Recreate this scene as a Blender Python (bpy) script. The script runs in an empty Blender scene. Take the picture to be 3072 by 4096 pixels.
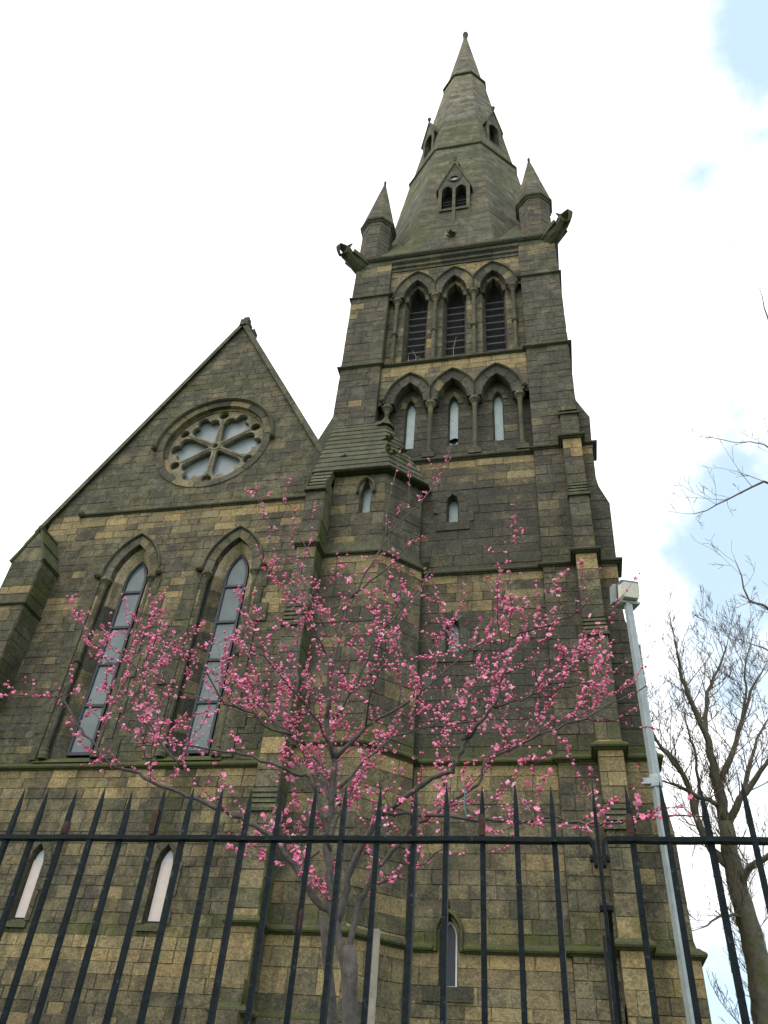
import bpy, math, random
from mathutils import Vector, Matrix
random.seed(11)
R = random.random
def U(a, b): return random.uniform(a, b)
scene = bpy.context.scene
col = scene.collection

# ------------------------------------------------------------------ camera
FPX, PITCH, ROLL, YAW = 3127.7, math.radians(39.927), math.radians(5.123), math.radians(14.805)
CAM = Vector((0, 0, 1.6))
_fw = Vector((-math.sin(YAW)*math.cos(PITCH), math.cos(YAW)*math.cos(PITCH), math.sin(PITCH)))
_rt = Vector((math.cos(YAW), math.sin(YAW), 0)); _up = _rt.cross(_fw)
RT = math.cos(ROLL)*_rt + math.sin(ROLL)*_up
UP = -math.sin(ROLL)*_rt + math.cos(ROLL)*_up
cd = bpy.data.cameras.new('camera'); cam = bpy.data.objects.new('camera', cd); col.objects.link(cam)
cd.sensor_fit = 'VERTICAL'; cd.sensor_height = 36; cd.sensor_width = 27
cd.lens = FPX/4096*36; cd.clip_start = .05; cd.clip_end = 3000
cam.matrix_world = Matrix(((RT.x, UP.x, -_fw.x, CAM.x), (RT.y, UP.y, -_fw.y, CAM.y), (RT.z, UP.z, -_fw.z, CAM.z), (0, 0, 0, 1)))
scene.camera = cam
def und(x, y, Y):
    """a point seen at x, y in the 1659-wide view of the photograph, lying on the plane at depth Y"""
    fx, fy = x*3072/1659-1536, y*3072/1659-2048
    d = _fw + RT*(fx/FPX) - UP*(fy/FPX)
    return CAM + d*((Y-CAM.y)/d.y)
def proj(P):
    q = Vector(P)-CAM; w = q.dot(_fw)
    if w <= .01: return None
    return (1536+FPX*q.dot(RT)/w, 2048-FPX*q.dot(UP)/w)

# ------------------------------------------------------------------ sky and sun
SUN_EL, SUN_AZ = math.radians(62), math.radians(205)      # azimuth from +Y clockwise: behind the camera, a little left
w = bpy.data.worlds.new('World'); scene.world = w; w.use_nodes = True
nt = w.node_tree; N = nt.nodes; L = nt.links; N.clear()
out = N.new('ShaderNodeOutputWorld'); bg = N.new('ShaderNodeBackground'); bgc = N.new('ShaderNodeBackground'); mixs = N.new('ShaderNodeMixShader')
sky = N.new('ShaderNodeTexSky'); sky.sky_type = 'NISHITA'; sky.sun_disc = False
sky.sun_elevation = SUN_EL; sky.sun_rotation = SUN_AZ; sky.dust_density = .6; sky.ozone_density = 2.0
bg.inputs['Strength'].default_value = .15
L.new(sky.outputs[0], bg.inputs['Color'])
bgc.inputs['Color'].default_value = (1, 1, 1.005, 1); bgc.inputs['Strength'].default_value = 1.1
tc = N.new('ShaderNodeTexCoord'); mp = N.new('ShaderNodeMapping'); mp.inputs['Location'].default_value = (3.3, 1.7, .4)
L.new(tc.outputs['Generated'], mp.inputs['Vector'])
n1 = N.new('ShaderNodeTexNoise'); n1.inputs['Scale'].default_value = 4.2; n1.inputs['Detail'].default_value = 6; n1.inputs['Roughness'].default_value = .55
L.new(mp.outputs[0], n1.inputs['Vector'])
dt = N.new('ShaderNodeVectorMath'); dt.operation = 'DOT_PRODUCT'; dt.inputs[1].default_value = (1, 0, -.1)
L.new(tc.outputs['Generated'], dt.inputs[0])
ad = N.new('ShaderNodeMath'); ad.operation = 'MULTIPLY_ADD'; ad.inputs[1].default_value = -1.6
mn = N.new('ShaderNodeMath'); mn.operation = 'MINIMUM'; mn.inputs[1].default_value = .15; L.new(dt.outputs['Value'], mn.inputs[0])
L.new(mn.outputs[0], ad.inputs[0]); L.new(n1.outputs['Fac'], ad.inputs[2])
mr = N.new('ShaderNodeMapRange'); mr.interpolation_type = 'SMOOTHSTEP'
mr.inputs['From Min'].default_value = .17; mr.inputs['From Max'].default_value = .37
mr.inputs['To Min'].default_value = .72; mr.inputs['To Max'].default_value = 1.0
L.new(ad.outputs[0], mr.inputs['Value'])
veil = N.new('ShaderNodeMix'); veil.data_type = 'RGBA'; veil.inputs[6].default_value = (.47, .60, .70, 1); veil.inputs[7].default_value = (1, 1, 1.005, 1)
vr = N.new('ShaderNodeMapRange'); vr.inputs['From Min'].default_value = .72; L.new(mr.outputs[0], vr.inputs['Value']); L.new(vr.outputs[0], veil.inputs[0]); L.new(veil.outputs[2], bgc.inputs['Color'])
L.new(mr.outputs[0], mixs.inputs['Fac']); L.new(bg.outputs[0], mixs.inputs[1]); L.new(bgc.outputs[0], mixs.inputs[2])
L.new(mixs.outputs[0], out.inputs['Surface'])
sl = bpy.data.lights.new('sun', 'SUN'); sl.energy = .9; sl.angle = math.radians(25); sl.color = (1, .97, .93)
so = bpy.data.objects.new('sun', sl); col.objects.link(so); so.location = (0, 0, 80)
sd = Vector((math.sin(SUN_AZ)*math.cos(SUN_EL), math.cos(SUN_AZ)*math.cos(SUN_EL), math.sin(SUN_EL)))
so.rotation_euler = sd.to_track_quat('Z', 'Y').to_euler()
vs = scene.view_settings; vs.view_transform = 'Standard'; vs.look = 'None'; vs.exposure = .68; vs.gamma = 1

# ------------------------------------------------------------------ materials
def new_mat(name):
    m = bpy.data.materials.new(name); m.use_nodes = True
    return m, m.node_tree.nodes, m.node_tree.links, m.node_tree.nodes['Principled BSDF']
def noise(N, L, vec, scale, detail=4, rough=.55):
    n = N.new('ShaderNodeTexNoise'); n.inputs['Scale'].default_value = scale; n.inputs['Detail'].default_value = detail
    n.inputs['Roughness'].default_value = rough
    if vec: L.new(vec, n.inputs['Vector'])
    return n.outputs['Fac']
def ramp(N, L, fac, a, b, lo=0., hi=1.):
    r = N.new('ShaderNodeMapRange'); r.inputs['From Min'].default_value = a; r.inputs['From Max'].default_value = b
    r.inputs['To Min'].default_value = lo; r.inputs['To Max'].default_value = hi
    L.new(fac, r.inputs['Value']); return r.outputs[0]
def mixc(N, L, fac, a, b, mode='MIX'):
    m = N.new('ShaderNodeMix'); m.data_type = 'RGBA'; m.blend_type = mode
    for s, v in ((m.inputs[0], fac), (m.inputs[6], a), (m.inputs[7], b)):
        if isinstance(v, (int, float)): s.default_value = v
        elif isinstance(v, tuple): s.default_value = v+((1,) if len(v) == 3 else ())
        else: L.new(v, s)
    return m.outputs[2]
def mul(N, L, a, b):
    m = N.new('ShaderNodeMath'); m.operation = 'MULTIPLY'
    for s, v in ((m.inputs[0], a), (m.inputs[1], b)):
        if isinstance(v, (int, float)): s.default_value = v
        else: L.new(v, s)
    return m.outputs[0]
def bump(N, L, h, bsdf, strength=.5, dist=.02):
    b = N.new('ShaderNodeBump'); b.inputs['Strength'].default_value = strength; b.inputs['Distance'].default_value = dist
    L.new(h, b.inputs['Height']); L.new(b.outputs[0], bsdf.inputs['Normal'])

def stone_material():
    m, N, L, B = new_mat('weathered_sandstone')
    at = N.new('ShaderNodeAttribute'); at.attribute_name = 'Col'
    pos = N.new('ShaderNodeNewGeometry').outputs['Position']
    big = noise(N, L, pos, 1.1, 6, .6); mid = noise(N, L, pos, 5.5, 5, .65); fin = noise(N, L, pos, 27, 5, .8)
    c = at.outputs['Color']
    # worn flecks where the soot crust has come away
    fl = noise(N, L, pos, 17, 6, .8)
    c = mixc(N, L, mul(N, L, ramp(N, L, fl, .52, .60), ramp(N, L, mid, .42, .60, .0, .8)), c, mixc(N, L, .62, c, (.38, .30, .145)))
    sp = N.new('ShaderNodeSeparateColor'); L.new(at.outputs['Color'], sp.inputs[0]); keep = ramp(N, L, sp.outputs[0], .22, .32, 1., .35)
    # soot
    c = mixc(N, L, mul(N, L, mul(N, L, keep, ramp(N, L, big, .44, .66)), ramp(N, L, mid, .3, .6, .2, .75)), c, (.056, .052, .044))
    cr = noise(N, L, pos, 2.3, 9, .74)
    c = mixc(N, L, mul(N, L, ramp(N, L, cr, .47, .545, 0, .62), keep), c, (.060, .056, .047))
    c = mixc(N, L, ramp(N, L, cr, .40, .33, 0, .45), c, mixc(N, L, .5, c, (.34, .28, .15)))
    # rain streaks: noise stretched along z
    st = N.new('ShaderNodeMapping'); st.inputs['Scale'].default_value = (3.2, 3.2, .5); L.new(pos, st.inputs['Vector'])
    sk = noise(N, L, st.outputs[0], 1.6, 5, .6)
    c = mixc(N, L, ramp(N, L, sk, .5, .72, 0, .55), c, (.06, .058, .047))
    # grain
    c = mixc(N, L, 1.0, c, mixc(N, L, ramp(N, L, fin, .36, .64), (.55, .55, .55), (1.4, 1.4, 1.4)), 'MULTIPLY')
    # moss and algae
    mo = mul(N, L, at.outputs['Alpha'], ramp(N, L, noise(N, L, pos, 3.6, 7, .75), .38, .6))
    c = mixc(N, L, mo, c, (.078, .096, .019))
    L.new(c, B.inputs['Base Color']); B.inputs['Roughness'].default_value = .93; B.inputs['Specular IOR Level'].default_value = .25
    h = N.new('ShaderNodeMath'); h.operation = 'ADD'; L.new(mul(N, L, mid, .8), h.inputs[0]); L.new(mul(N, L, fin, .5), h.inputs[1])
    bump(N, L, h.outputs[0], B, .9, .05)
    return m
STONE = stone_material()
def flat(name, rgb, rough=.7, metal=0, var=.25, scale=12, spec=.4, bmp=0, second=None):
    m, N, L, B = new_mat(name); pos = N.new('ShaderNodeNewGeometry').outputs['Position']
    f = noise(N, L, pos, scale, 5, .65)
    lo = tuple(v*(1-var) for v in rgb); hi = tuple(v*(1+var) for v in rgb)
    c = mixc(N, L, ramp(N, L, f, .3, .7), lo, hi)
    if second: c = mixc(N, L, ramp(N, L, noise(N, L, pos, second[1], 5, .7), second[2], second[2]+.08), c, second[0])
    L.new(c, B.inputs['Base Color']); B.inputs['Roughness'].default_value = rough; B.inputs['Metallic'].default_value = metal
    B.inputs['Specular IOR Level'].default_value = spec
    if bmp: bump(N, L, f, B, bmp, .01)
    return m
M = {
 'slate': flat('roof_slate', (.07, .075, .08), .6, scale=4),
 'dark': flat('painted_interior_dark', (.012, .012, .012), .95),  # near-black colour stands in for the shade inside openings
 'louvre': flat('louvre_slate', (.085, .09, .09), .8, scale=8),
 'mesh': flat('bird_mesh_wire', (.03, .03, .032), .6),
 'frame': flat('navy_window_frame', (.012, .022, .032), .4, spec=.5),
 'glass': flat('hazy_window_glass', (.125, .16, .165), .07, var=.35, scale=.9, spec=.6),
 'rglass': flat('rose_window_glazing', (.21, .25, .255), .3, var=.08, scale=2.5, spec=.5),
 'board': flat('weathered_white_board', (.66, .57, .52), .8, var=.07, scale=7),
 'bpane': flat('white_painted_pane', (.74, .76, .80), .4, var=.03),
 'white': flat('white_paint', (.75, .76, .77), .5, var=.05),
 'iron': flat('dark_green_painted_iron', (.0055, .011, .0135), .55, var=.55, scale=26, spec=.14, bmp=.5, second=((.06, .075, .08), 40, .62)),
 'black': flat('black_painted_iron', (.006, .007, .008), .6, var=.4, scale=20),
 'rust': flat('rusty_iron', (.05, .022, .016), .85, var=.5, scale=45, bmp=.5),
 'galv': flat('galvanised_steel', (.33, .37, .37), .5, .5, var=.16, scale=7, second=((.16, .18, .18), 9, .63)),
 'lamp_body': flat('grey_lamp_housing', (.13, .145, .15), .5, .2, var=.15),
 'lens': flat('yellowed_lamp_lens', (.62, .60, .50), .22, var=.12, scale=14, spec=.6, second=((.30, .25, .13), 15, .64)),
 'bark': flat('plum_bark', (.075, .066, .058), .85, var=.45, scale=22, bmp=.6, second=((.125, .117, .105), 16, .6)),
 'twig': flat('plum_twig', (.075, .055, .048), .8, var=.4, scale=15),
 'ash_bark': flat('mossy_bark', (.13, .115, .08), .9, var=.4, scale=6, bmp=.6, second=((.085, .10, .03), 3, .54)),
 'ash_twig': flat('bare_twig', (.21, .165, .13), .9, var=.3),
 'petal': flat('pink_petal', (.90, .29, .47), .6, var=.22, scale=30, spec=.2),
 'petal2': flat('pale_pink_petal', (.90, .48, .59), .6, var=.18, scale=30, spec=.2),
 'bud': flat('crimson_bud', (.68, .13, .25), .6, var=.35, scale=25, spec=.2),
 'stake': flat('weathered_timber', (.36, .33, .26), .9, var=.25, scale=20),
 'cord': flat('teal_cord', (.10, .20, .21), .7),
 'fern': flat('fern_green', (.085, .11, .035), .8, var=.4, scale=9),
 'moss': flat('moss_green', (.085, .11, .018), .95, var=.4, scale=14),
 'stalk': flat('dead_stalk', (.30, .27, .20), .9),
 'grass': flat('mown_grass', (.05, .085, .022), .95, var=.4, scale=3, bmp=.6),
 'path': flat('asphalt', (.05, .05, .052), .9, var=.25, scale=14, bmp=.4),
}
def leaded():
    m, N, L, B = new_mat('leaded_glass')
    pos = N.new('ShaderNodeNewGeometry').outputs['Position']
    s = N.new('ShaderNodeSeparateXYZ'); L.new(pos, s.inputs[0])
    def lines(sign):
        a = N.new('ShaderNodeMath'); a.operation = 'MULTIPLY_ADD'; a.inputs[1].default_value = 1.55*sign
        L.new(s.outputs['X'], a.inputs[0]); L.new(s.outputs['Z'], a.inputs[2])
        f = N.new('ShaderNodeMath'); f.operation = 'MULTIPLY'; f.inputs[1].default_value = 5.6; L.new(a.outputs[0], f.inputs[0])
        g = N.new('ShaderNodeMath'); g.operation = 'FRACT'; L.new(f.outputs[0], g.inputs[0])
        h = N.new('ShaderNodeMath'); h.operation = 'LESS_THAN'; h.inputs[1].default_value = .07; L.new(g.outputs[0], h.inputs[0])
        return h.outputs[0]
    mx = N.new('ShaderNodeMath'); mx.operation = 'MAXIMUM'; L.new(lines(1), mx.inputs[0]); L.new(lines(-1), mx.inputs[1])
    base = mixc(N, L, ramp(N, L, noise(N, L, pos, 5, 4), .3, .7), (.17, .255, .25), (.27, .36, .345))
    L.new(mixc(N, L, mul(N, L, mx.outputs[0], .8), base, (.10, .13, .13)), B.inputs['Base Color'])
    B.inputs['Roughness'].default_value = .3
    return m
M['leaded'] = leaded()

# ------------------------------------------------------------------ mesh helpers
class MB:
    def __init__(s): s.v = []; s.f = []; s.c = []
    def poly(s, pts, c=None):
        i = len(s.v); s.v += [tuple(p) for p in pts]; s.f.append(tuple(range(i, i+len(pts)))); s.c.append(c)
    def box(s, x0, x1, y0, y1, z0, z1, c=None):
        i = len(s.v)
        s.v += [(x, y, z) for z in (z0, z1) for y in (y0, y1) for x in (x0, x1)]
        for q in ((0, 2, 3, 1), (4, 5, 7, 6), (0, 1, 5, 4), (2, 6, 7, 3), (0, 4, 6, 2), (1, 3, 7, 5)):
            s.f.append(tuple(i+k for k in q)); s.c.append(c)
    def hexa(s, p, c=None):                       # 8 points: 4 of one end, 4 of the other
        i = len(s.v); s.v += [tuple(q) for q in p]
        for q in ((3, 2, 1, 0), (4, 5, 6, 7), (0, 1, 5, 4), (1, 2, 6, 5), (2, 3, 7, 6), (3, 0, 4, 7)):
            s.f.append(tuple(i+k for k in q)); s.c.append(c)
    def rings(s, rings, closed=True, cap0=False, cap1=False, c=None):
        i = len(s.v); n = len(rings[0])
        for r in rings: s.v += [tuple(p) for p in r]
        for a in range(len(rings)-1):
            for b in range(n if closed else n-1):
                b2 = (b+1) % n
                s.f.append((i+a*n+b, i+a*n+b2, i+(a+1)*n+b2, i+(a+1)*n+b)); s.c.append(c)
        if cap0: s.f.append(tuple(i+k for k in range(n))[::-1]); s.c.append(c)
        if cap1: s.f.append(tuple(i+(len(rings)-1)*n+k for k in range(n))); s.c.append(c)
    def lathe(s, cx, cy, prof, n=14, rot=0, c=None):
        rr = []
        for r, z in prof:
            rr.append([(cx+r*math.cos(rot+2*math.pi*k/n), cy+r*math.sin(rot+2*math.pi*k/n), z) for k in range(n)])
        s.rings(rr, True, True, True, c)
    def tube(s, pts, rad, n=6, c=None):
        pts = [Vector(p) for p in pts]; rr = []
        ref = Vector((.31, .72, .21)).normalized()
        for k, p in enumerate(pts):
            d = (pts[min(k+1, len(pts)-1)]-pts[max(k-1, 0)])
            if d.length < 1e-9: d = Vector((0, 0, 1))
            d.normalize(); a = d.cross(ref)
            if a.length < .1: a = d.cross(Vector((1, 0, 0)))
            a.normalize(); b = d.cross(a); r = rad[k] if isinstance(rad, (list, tuple)) else rad
            rr.append([p+a*(r*math.cos(2*math.pi*j/n))+b*(r*math.sin(2*math.pi*j/n)) for j in range(n)])
        s.rings(rr, True, True, True, c)
    def build(s, name, mat, parent=None, c=None, smooth=False):
        me = bpy.data.meshes.new(name); me.from_pydata(s.v, [], s.f); me.materials.append(mat)
        if mat is STONE:
            at = me.color_attributes.new('Col', 'FLOAT_COLOR', 'CORNER')
            dat = []
            for f, fc in zip(s.f, s.c):
                q = fc or c or (.13, .12, .09, .1)
                dat += list(q)*len(f)
            at.data.foreach_set('color', dat)
        if smooth: me.polygons.foreach_set('use_smooth', [True]*len(me.polygons))
        me.update()
        return link(name, me, parent)
def link(name, me, parent=None):
    o = bpy.data.objects.new(name, me); col.objects.link(o)
    if parent:
        o.parent = parent
        if parent.type == 'EMPTY': o.matrix_parent_inverse = Matrix.Translation(-parent.location)
    return o
def thing(name, loc, label, cat, group=None):
    o = bpy.data.objects.new(name, None); col.objects.link(o); o.location = loc; o.empty_display_size = .3
    return tag(o, label, cat, group)
def tag(o, label, cat, group=None):
    o['label'] = label; o['category'] = cat
    if group: o['group'] = group
    return o
def structure(o): o['kind'] = 'structure'; return o

# ------------------------------------------------------------------ ground
m = MB(); m.poly([(-600, -600, 0), (600, -600, 0), (600, 900, 0), (-600, 900, 0)])
structure(m.build('ground', M['grass']))
m = MB(); m.poly([(-60, -3.2, .004), (60, -3.2, .004), (60, 2.5, .004), (-60, 2.5, .004)])
structure(m.build('pavement', M['path']))
m = MB(); m.box(-60, 60, 2.5, 2.9, -.1, .14); structure(m.build('kerb', STONE, None, (.2, .18, .13, .3)))

# ------------------------------------------------------------------ church: masonry system
church = thing('church', (-5.5, 14, 0), 'soot-darkened Gothic stone church with rose window gable and tall octagonal spire', 'church')
STRINGS = [4.4, 7.5, 11.85, 15.4, 19.3, 24.4]
SOOT, GREY, OLIVE, BUFF, OCHRE = (.068, .063, .052), (.124, .114, .088), (.172, .148, .088), (.25, .205, .110), (.37, .275, .13)
def lerp(a, b, t): return tuple(x+(y-x)*t for x, y in zip(a, b))
ZONE = {  # probabilities of soot, grey, olive, buff, ochre and base moss
 'tower': (.66, .26, .03, .04, .01, .02), 'pier': (.38, .40, .12, .08, .02, .06), 'nave': (.20, .36, .22, .18, .04, .07),
 'gable': (.12, .46, .30, .12, .0, .12), 'low': (.14, .24, .22, .32, .08, .10), 'turret': (.38, .28, .08, .16, .10, .04),
 'buttress': (.25, .48, .14, .11, .02, .08), 'side': (.25, .35, .25, .15, .0, .75), 'spire': (.14, .52, .30, .04, 0, .14),
 'belfry': (.22, .34, .10, .22, .12, .03), 'tside': (.35, .4, .15, .1, 0, .2)}
def stone_colour(P, zone):
    x, y, z = P; t = list(ZONE[zone])
    if zone in ('tower', 'pier', 'nave', 'buttress', 'turret', 'side') and z < 7.3: t = [a*.35+b*.65 for a, b in zip(t, ZONE['low'])]; t[5] = ZONE[zone][5]+.05
    ss = STRINGS+([14.5] if x < -5 else [])
    up = min([s-z for s in ss if s > z], default=9); dn = min([z-s for s in ss if s <= z], default=9)
    if zone not in ('spire', 'gable', 'side', 'pier', 'tside'):
        if up < .36: t[3] += .7; t[4] += 3.5
        elif up < .75: t[3] += .35; t[4] += .4
        elif up < 1.2: t[3] += .12; t[4] += .08
    if zone == 'pier' and up < .36: t[3] += .4; t[4] += .08
    s = sum(t[:5]); r = R()*s
    for k, base in enumerate((SOOT, GREY, OLIVE, BUFF, OCHRE)):
        r -= t[k]
        if r <= 0: break
    mean = [0, 0, 0]
    for kk, bb in enumerate((SOOT, GREY, OLIVE, BUFF, OCHRE)):
        for i in range(3): mean[i] += bb[i]*t[kk]/s
    base = lerp(mean, base, .36 if k < 4 else .52)
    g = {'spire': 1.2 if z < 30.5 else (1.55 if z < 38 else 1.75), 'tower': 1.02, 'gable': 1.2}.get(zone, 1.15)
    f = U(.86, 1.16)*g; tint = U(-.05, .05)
    moss = t[5]*U(.3, 1.5)
    if zone == 'nave' and abs(x+7.45) < .3 and 5.6 < z < 7.5: f *= .5; moss += .3      # damp streak below a lancet sill
    if dn < .45: moss += (.85 if z < 8.5 else .45)*(1-dn/.55)
    if zone == 'spire':
        if 30.5 < z < 38 or z < 28 and x < -2.9: moss += U(.25, .7)
    return (base[0]*f*(1+tint), base[1]*f, base[2]*f*(1-tint), min(1, moss))
STONES = []        # (verts 8, colour, part)
def add_stone(q, Nn, part, zone, proud=(.006, .02)):
    """q: four corners on the backing plane, counter-clockwise seen from outside"""
    cen = sum(q, Vector())/4
    d = U(*proud); fr = []
    back = []
    for p in q:
        v = cen-p; l = v.length
        back.append(p+v*min(.3, 0.004/max(l, .01))); fr.append(p+v*min(.35, .015/max(l, .01))+Nn*(d*U(.85, 1.15)))
    STONES.append((back+fr, stone_colour(cen, zone), part, cen+Nn*d))
def hole_arch(cx, zb, zs, a, c):
    Rr = a+c; top = zs+math.sqrt(max(0, Rr*Rr-c*c))
    def hw(z):
        if z <= zs: return a
        if z >= top: return 0
        return max(0, math.sqrt(max(0, Rr*Rr-(z-zs)**2))-c)
    return (cx, zb, top, hw)
def hole_round(cx, zc, r):
    return (cx, zc-r, zc+r, lambda z: math.sqrt(max(0, r*r-(z-zc)**2)))
def wall(part, bm, O, Uv, Nn, v0, v1, uL, uR, zone, holes=(), Vv=Vector((0, 0, 1)), course=.255, long=(.36, .8), bc=(.135, .12, .085, .1), proud=(.006, .02)):
    O = Vector(O); Uv = Vector(Uv).normalized(); Nn = Vector(Nn).normalized(); Vv = Vector(Vv)
    fl = uL if callable(uL) else (lambda v: uL); fr = uR if callable(uR) else (lambda v: uR)
    P = lambda u, v: O+Uv*u+Vv*v
    bps = sorted(set([v0, v1]+[h[1] for h in holes if v0 < h[1] < v1]))
    rows = []
    for a, b in zip(bps, bps[1:]):
        n = max(1, round((b-a)/course)); hs = [U(.8, 1.2) for _ in range(n)]; t = sum(hs); z = a
        for h in hs: rows.append((z, z+h/t*(b-a))); z += h/t*(b-a)
    for va, vb in rows:
        act = sorted([h for h in holes if h[1] < vb-1e-4 and h[2] > va+1e-4], key=lambda h: h[0])
        ea = [fl(va)]; eb = [fl(vb)]
        for cx, zb, zt, hw in act:
            wa = hw(va) if va >= zb-1e-6 else 0; wb = hw(vb) if vb <= zt else 0
            ea += [cx-wa, cx+wa]; eb += [cx-wb, cx+wb]
        ea.append(fr(va)); eb.append(fr(vb))
        for k in range(0, len(ea), 2):
            a0, a1, b0, b1 = ea[k], max(ea[k], ea[k+1]), eb[k], max(eb[k], eb[k+1])
            if max(a1-a0, b1-b0) < .02: continue
            bm.poly([P(a0, va), P(a1, va), P(b1, vb), P(b0, vb)], bc)
            lo, hi = max(a0, b0), min(a1, b1); js = []
            u = lo+U(*long)*U(.45, 1)
            while u < hi-.22: js.append(u); u += U(*long)
            A = [a0]+js+[a1]; B = [b0]+js+[b1]
            for i in range(len(A)-1):
                q = [P(A[i], va), P(A[i+1], va), P(B[i+1], vb), P(B[i], vb)]
                if max(A[i+1]-A[i], B[i+1]-B[i]) > .03: add_stone(q, Nn, part, zone, proud)

X_, Y_ = Vector((1, 0, 0)), Vector((0, 1, 0))
FRONT = dict(Uv=(1, 0, 0), Nn=(0, -1, 0))
def part(name, mb, mat=None, **k): return mb.build(name, mat or STONE, church, **k)
def empty_part(name):     # placeholder whose mesh is filled once its backing is complete
    me = bpy.data.meshes.new(name); me.materials.append(STONE); return link(name, me, church)
def fill(o, mb):
    t = mb.build('tmp', STONE); me = t.data; bpy.data.objects.remove(t); old = o.data; o.data = me; bpy.data.meshes.remove(old); me.name = o.name

# string course: a moulded profile swept along a plan path
PROF = [(0, .085), (.04, .05), (.09, .012), (.10, -.02), (.085, -.05), (.05, -.055), (.035, -.08), (0, -.085)]
def sweep(path, z, prof=PROF, name='string_course', c=(.105, .098, .07, .25), scale=1.0, parent=None):
    pts = [Vector((x, y, 0)) for x, y in path]; nrm = []
    for a, b in zip(pts, pts[1:]):
        d = (b-a).normalized(); nrm.append(Vector((d.y, -d.x, 0)))
    rr = []
    for k, p in enumerate(pts):
        if k == 0: n = nrm[0]
        elif k == len(pts)-1: n = nrm[-1]
        else:
            n = nrm[k-1]+nrm[k]; n = n/(max(.25, n.dot(nrm[k])))
        rr.append([p+n*(o*scale)+Vector((0, 0, z+h*scale)) for o, h in prof])
    m = MB(); m.rings(rr, False, False, False, c)
    m.poly(rr[0][::-1], c); m.poly(rr[-1], c)
    return m.build(name, STONE, parent or church)
def outline(cx, zs, a, c, zb=None, n=9, clamp=None):
    Rr = a+c; ta = math.acos(max(-1, -c/Rr)); pts = []
    for k in range(n+1):
        t = math.pi+(ta-math.pi)*k/n; pts.append((cx+c+Rr*math.cos(t), zs+Rr*math.sin(t)))
    pts += [(2*cx-x, z) for x, z in pts[:-1][::-1]]
    if zb is not None: pts = [(cx-a, zb)]+pts+[(cx+a, zb)]
    if clamp: pts = [(min(max(x, clamp[0]), clamp[1]), z) for x, z in pts]
    return pts
def arch_ring(parent_name, cx, zs, a0, a1, c, y0, y1, nv=5, clamp=None, pal=(GREY, BUFF, OCHRE, SOOT), wts=(4, 3, 2, 3), piece='voussoir'):
    """pointed ring of single voussoirs; the part itself is the thin backing ring they sit on"""
    o0 = outline(cx, zs, a0, c, n=nv*2, clamp=clamp); o1 = outline(cx, zs, a1, c, n=nv*2, clamp=clamp)
    bm = MB(); bm.rings([[(x, y0+.012, z) for x, z in o0], [(x, y0+.012, z) for x, z in o1]], False, c=(.09, .08, .06, .1))
    bm.rings([[(x, y1, z) for x, z in o0], [(x, y0+.012, z) for x, z in o0]], False, c=(.10, .09, .065, .1))
    P = part(parent_name, bm)
    n = len(o0)-1
    for k in range(0, n, 2):
        q = []
        for y, ins in ((y0, .02), (y1, .0)):
            for (o, i) in ((o0, k), (o1, k), (o1, k+2), (o0, k+2)):
                x, z = o[i]; mx = (o0[k+1][0]+o1[k+1][0])/2; mz = (o0[k+1][1]+o1[k+1][1])/2
                f = .985-ins*1.6
                q.append((mx+(x-mx)*f, y+(U(-.008, .0) if y == y0 else 0), mz+(z-mz)*f))
        b = random.choices(pal, wts)[0]; f = U(.85, 1.2)
        m = MB(); m.hexa(q[:4]+q[4:], (b[0]*f, b[1]*f, b[2]*f, .08)); m.build(piece, STONE, P)
    return P
def hood(cx, zs, a, c, y, w=.07, d=.09, clamp=None, name='hood_mould', zb=None, colr=(.145, .135, .098, .2)):
    rr = []
    for off, yy in ((0, y+.02), (.01, y-d*.7), (.03, y-d), (w*.8, y-d*.85), (w, y-d*.3), (w, y+.02)):
        rr.append([(x, yy, z) for x, z in outline(cx, zs, a+off, c, n=9, clamp=clamp, zb=zb)])
    m = MB(); m.rings(rr, False, c=colr); m.poly([r[0] for r in rr], colr); m.poly([r[-1] for r in rr], colr)
    return part('hood_mould', m)
def reveal(levels, name='window_reveal', c=(.15, .13, .085, .05)):
    """levels: (cx, zs, a, c, zb, y) outlines joined in order from the face inwards"""
    rr = [[(x, y, z) for x, z in outline(cx, zs, a, cc, zb)] for cx, zs, a, cc, zb, y in levels]
    m = MB(); m.rings(rr, True, c=c); return part(name, m)
def pane_poly(cx, zs, a, c, zb, y): return [(x, y, z) for x, z in outline(cx, zs, a, c, zb)]
def column(cx, cy, zb, zt, r, ring=None, base=True, c=(.125, .118, .082, .25)):
    m = MB(); m.lathe(cx, cy, [(r, zb), (r, zt)], 12, c=c); o = part('column', m, smooth=False)
    m = MB(); k = r/.06
    m.lathe(cx, cy, [(r*1.0, zt-.10), (r*1.1, zt-.06), (r*1.25, zt-.04), (r*1.15, zt-.02), (r*1.3, zt+.06), (r*2.1, zt+.14), (r*2.7, zt+.17), (r*2.75, zt+.22), (r*2.3, zt+.25), (r*2.3, zt+.28)], 16, c=(.20, .17, .105, .1))
    m.build('capital', STONE, o)
    if base:
        m = MB(); m.lathe(cx, cy, [(r*2.1, zb-.16), (r*2.1, zb-.06), (r*1.7, zb-.03), (r*1.5, zb), (r*1.65, zb+.03), (r*1.2, zb+.06), (r, zb+.09)], 16, c=(.125, .118, .08, .3)); m.build('column_base', STONE, o)
    if ring:
        m = MB(); m.lathe(cx, cy, [(r, ring-.06), (r*1.5, ring-.04), (r*1.8, ring), (r*1.5, ring+.04), (r, ring+.06)], 14, c=(.12, .112, .08, .3)); m.build('shaft_ring', STONE, o)
    return o
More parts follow.
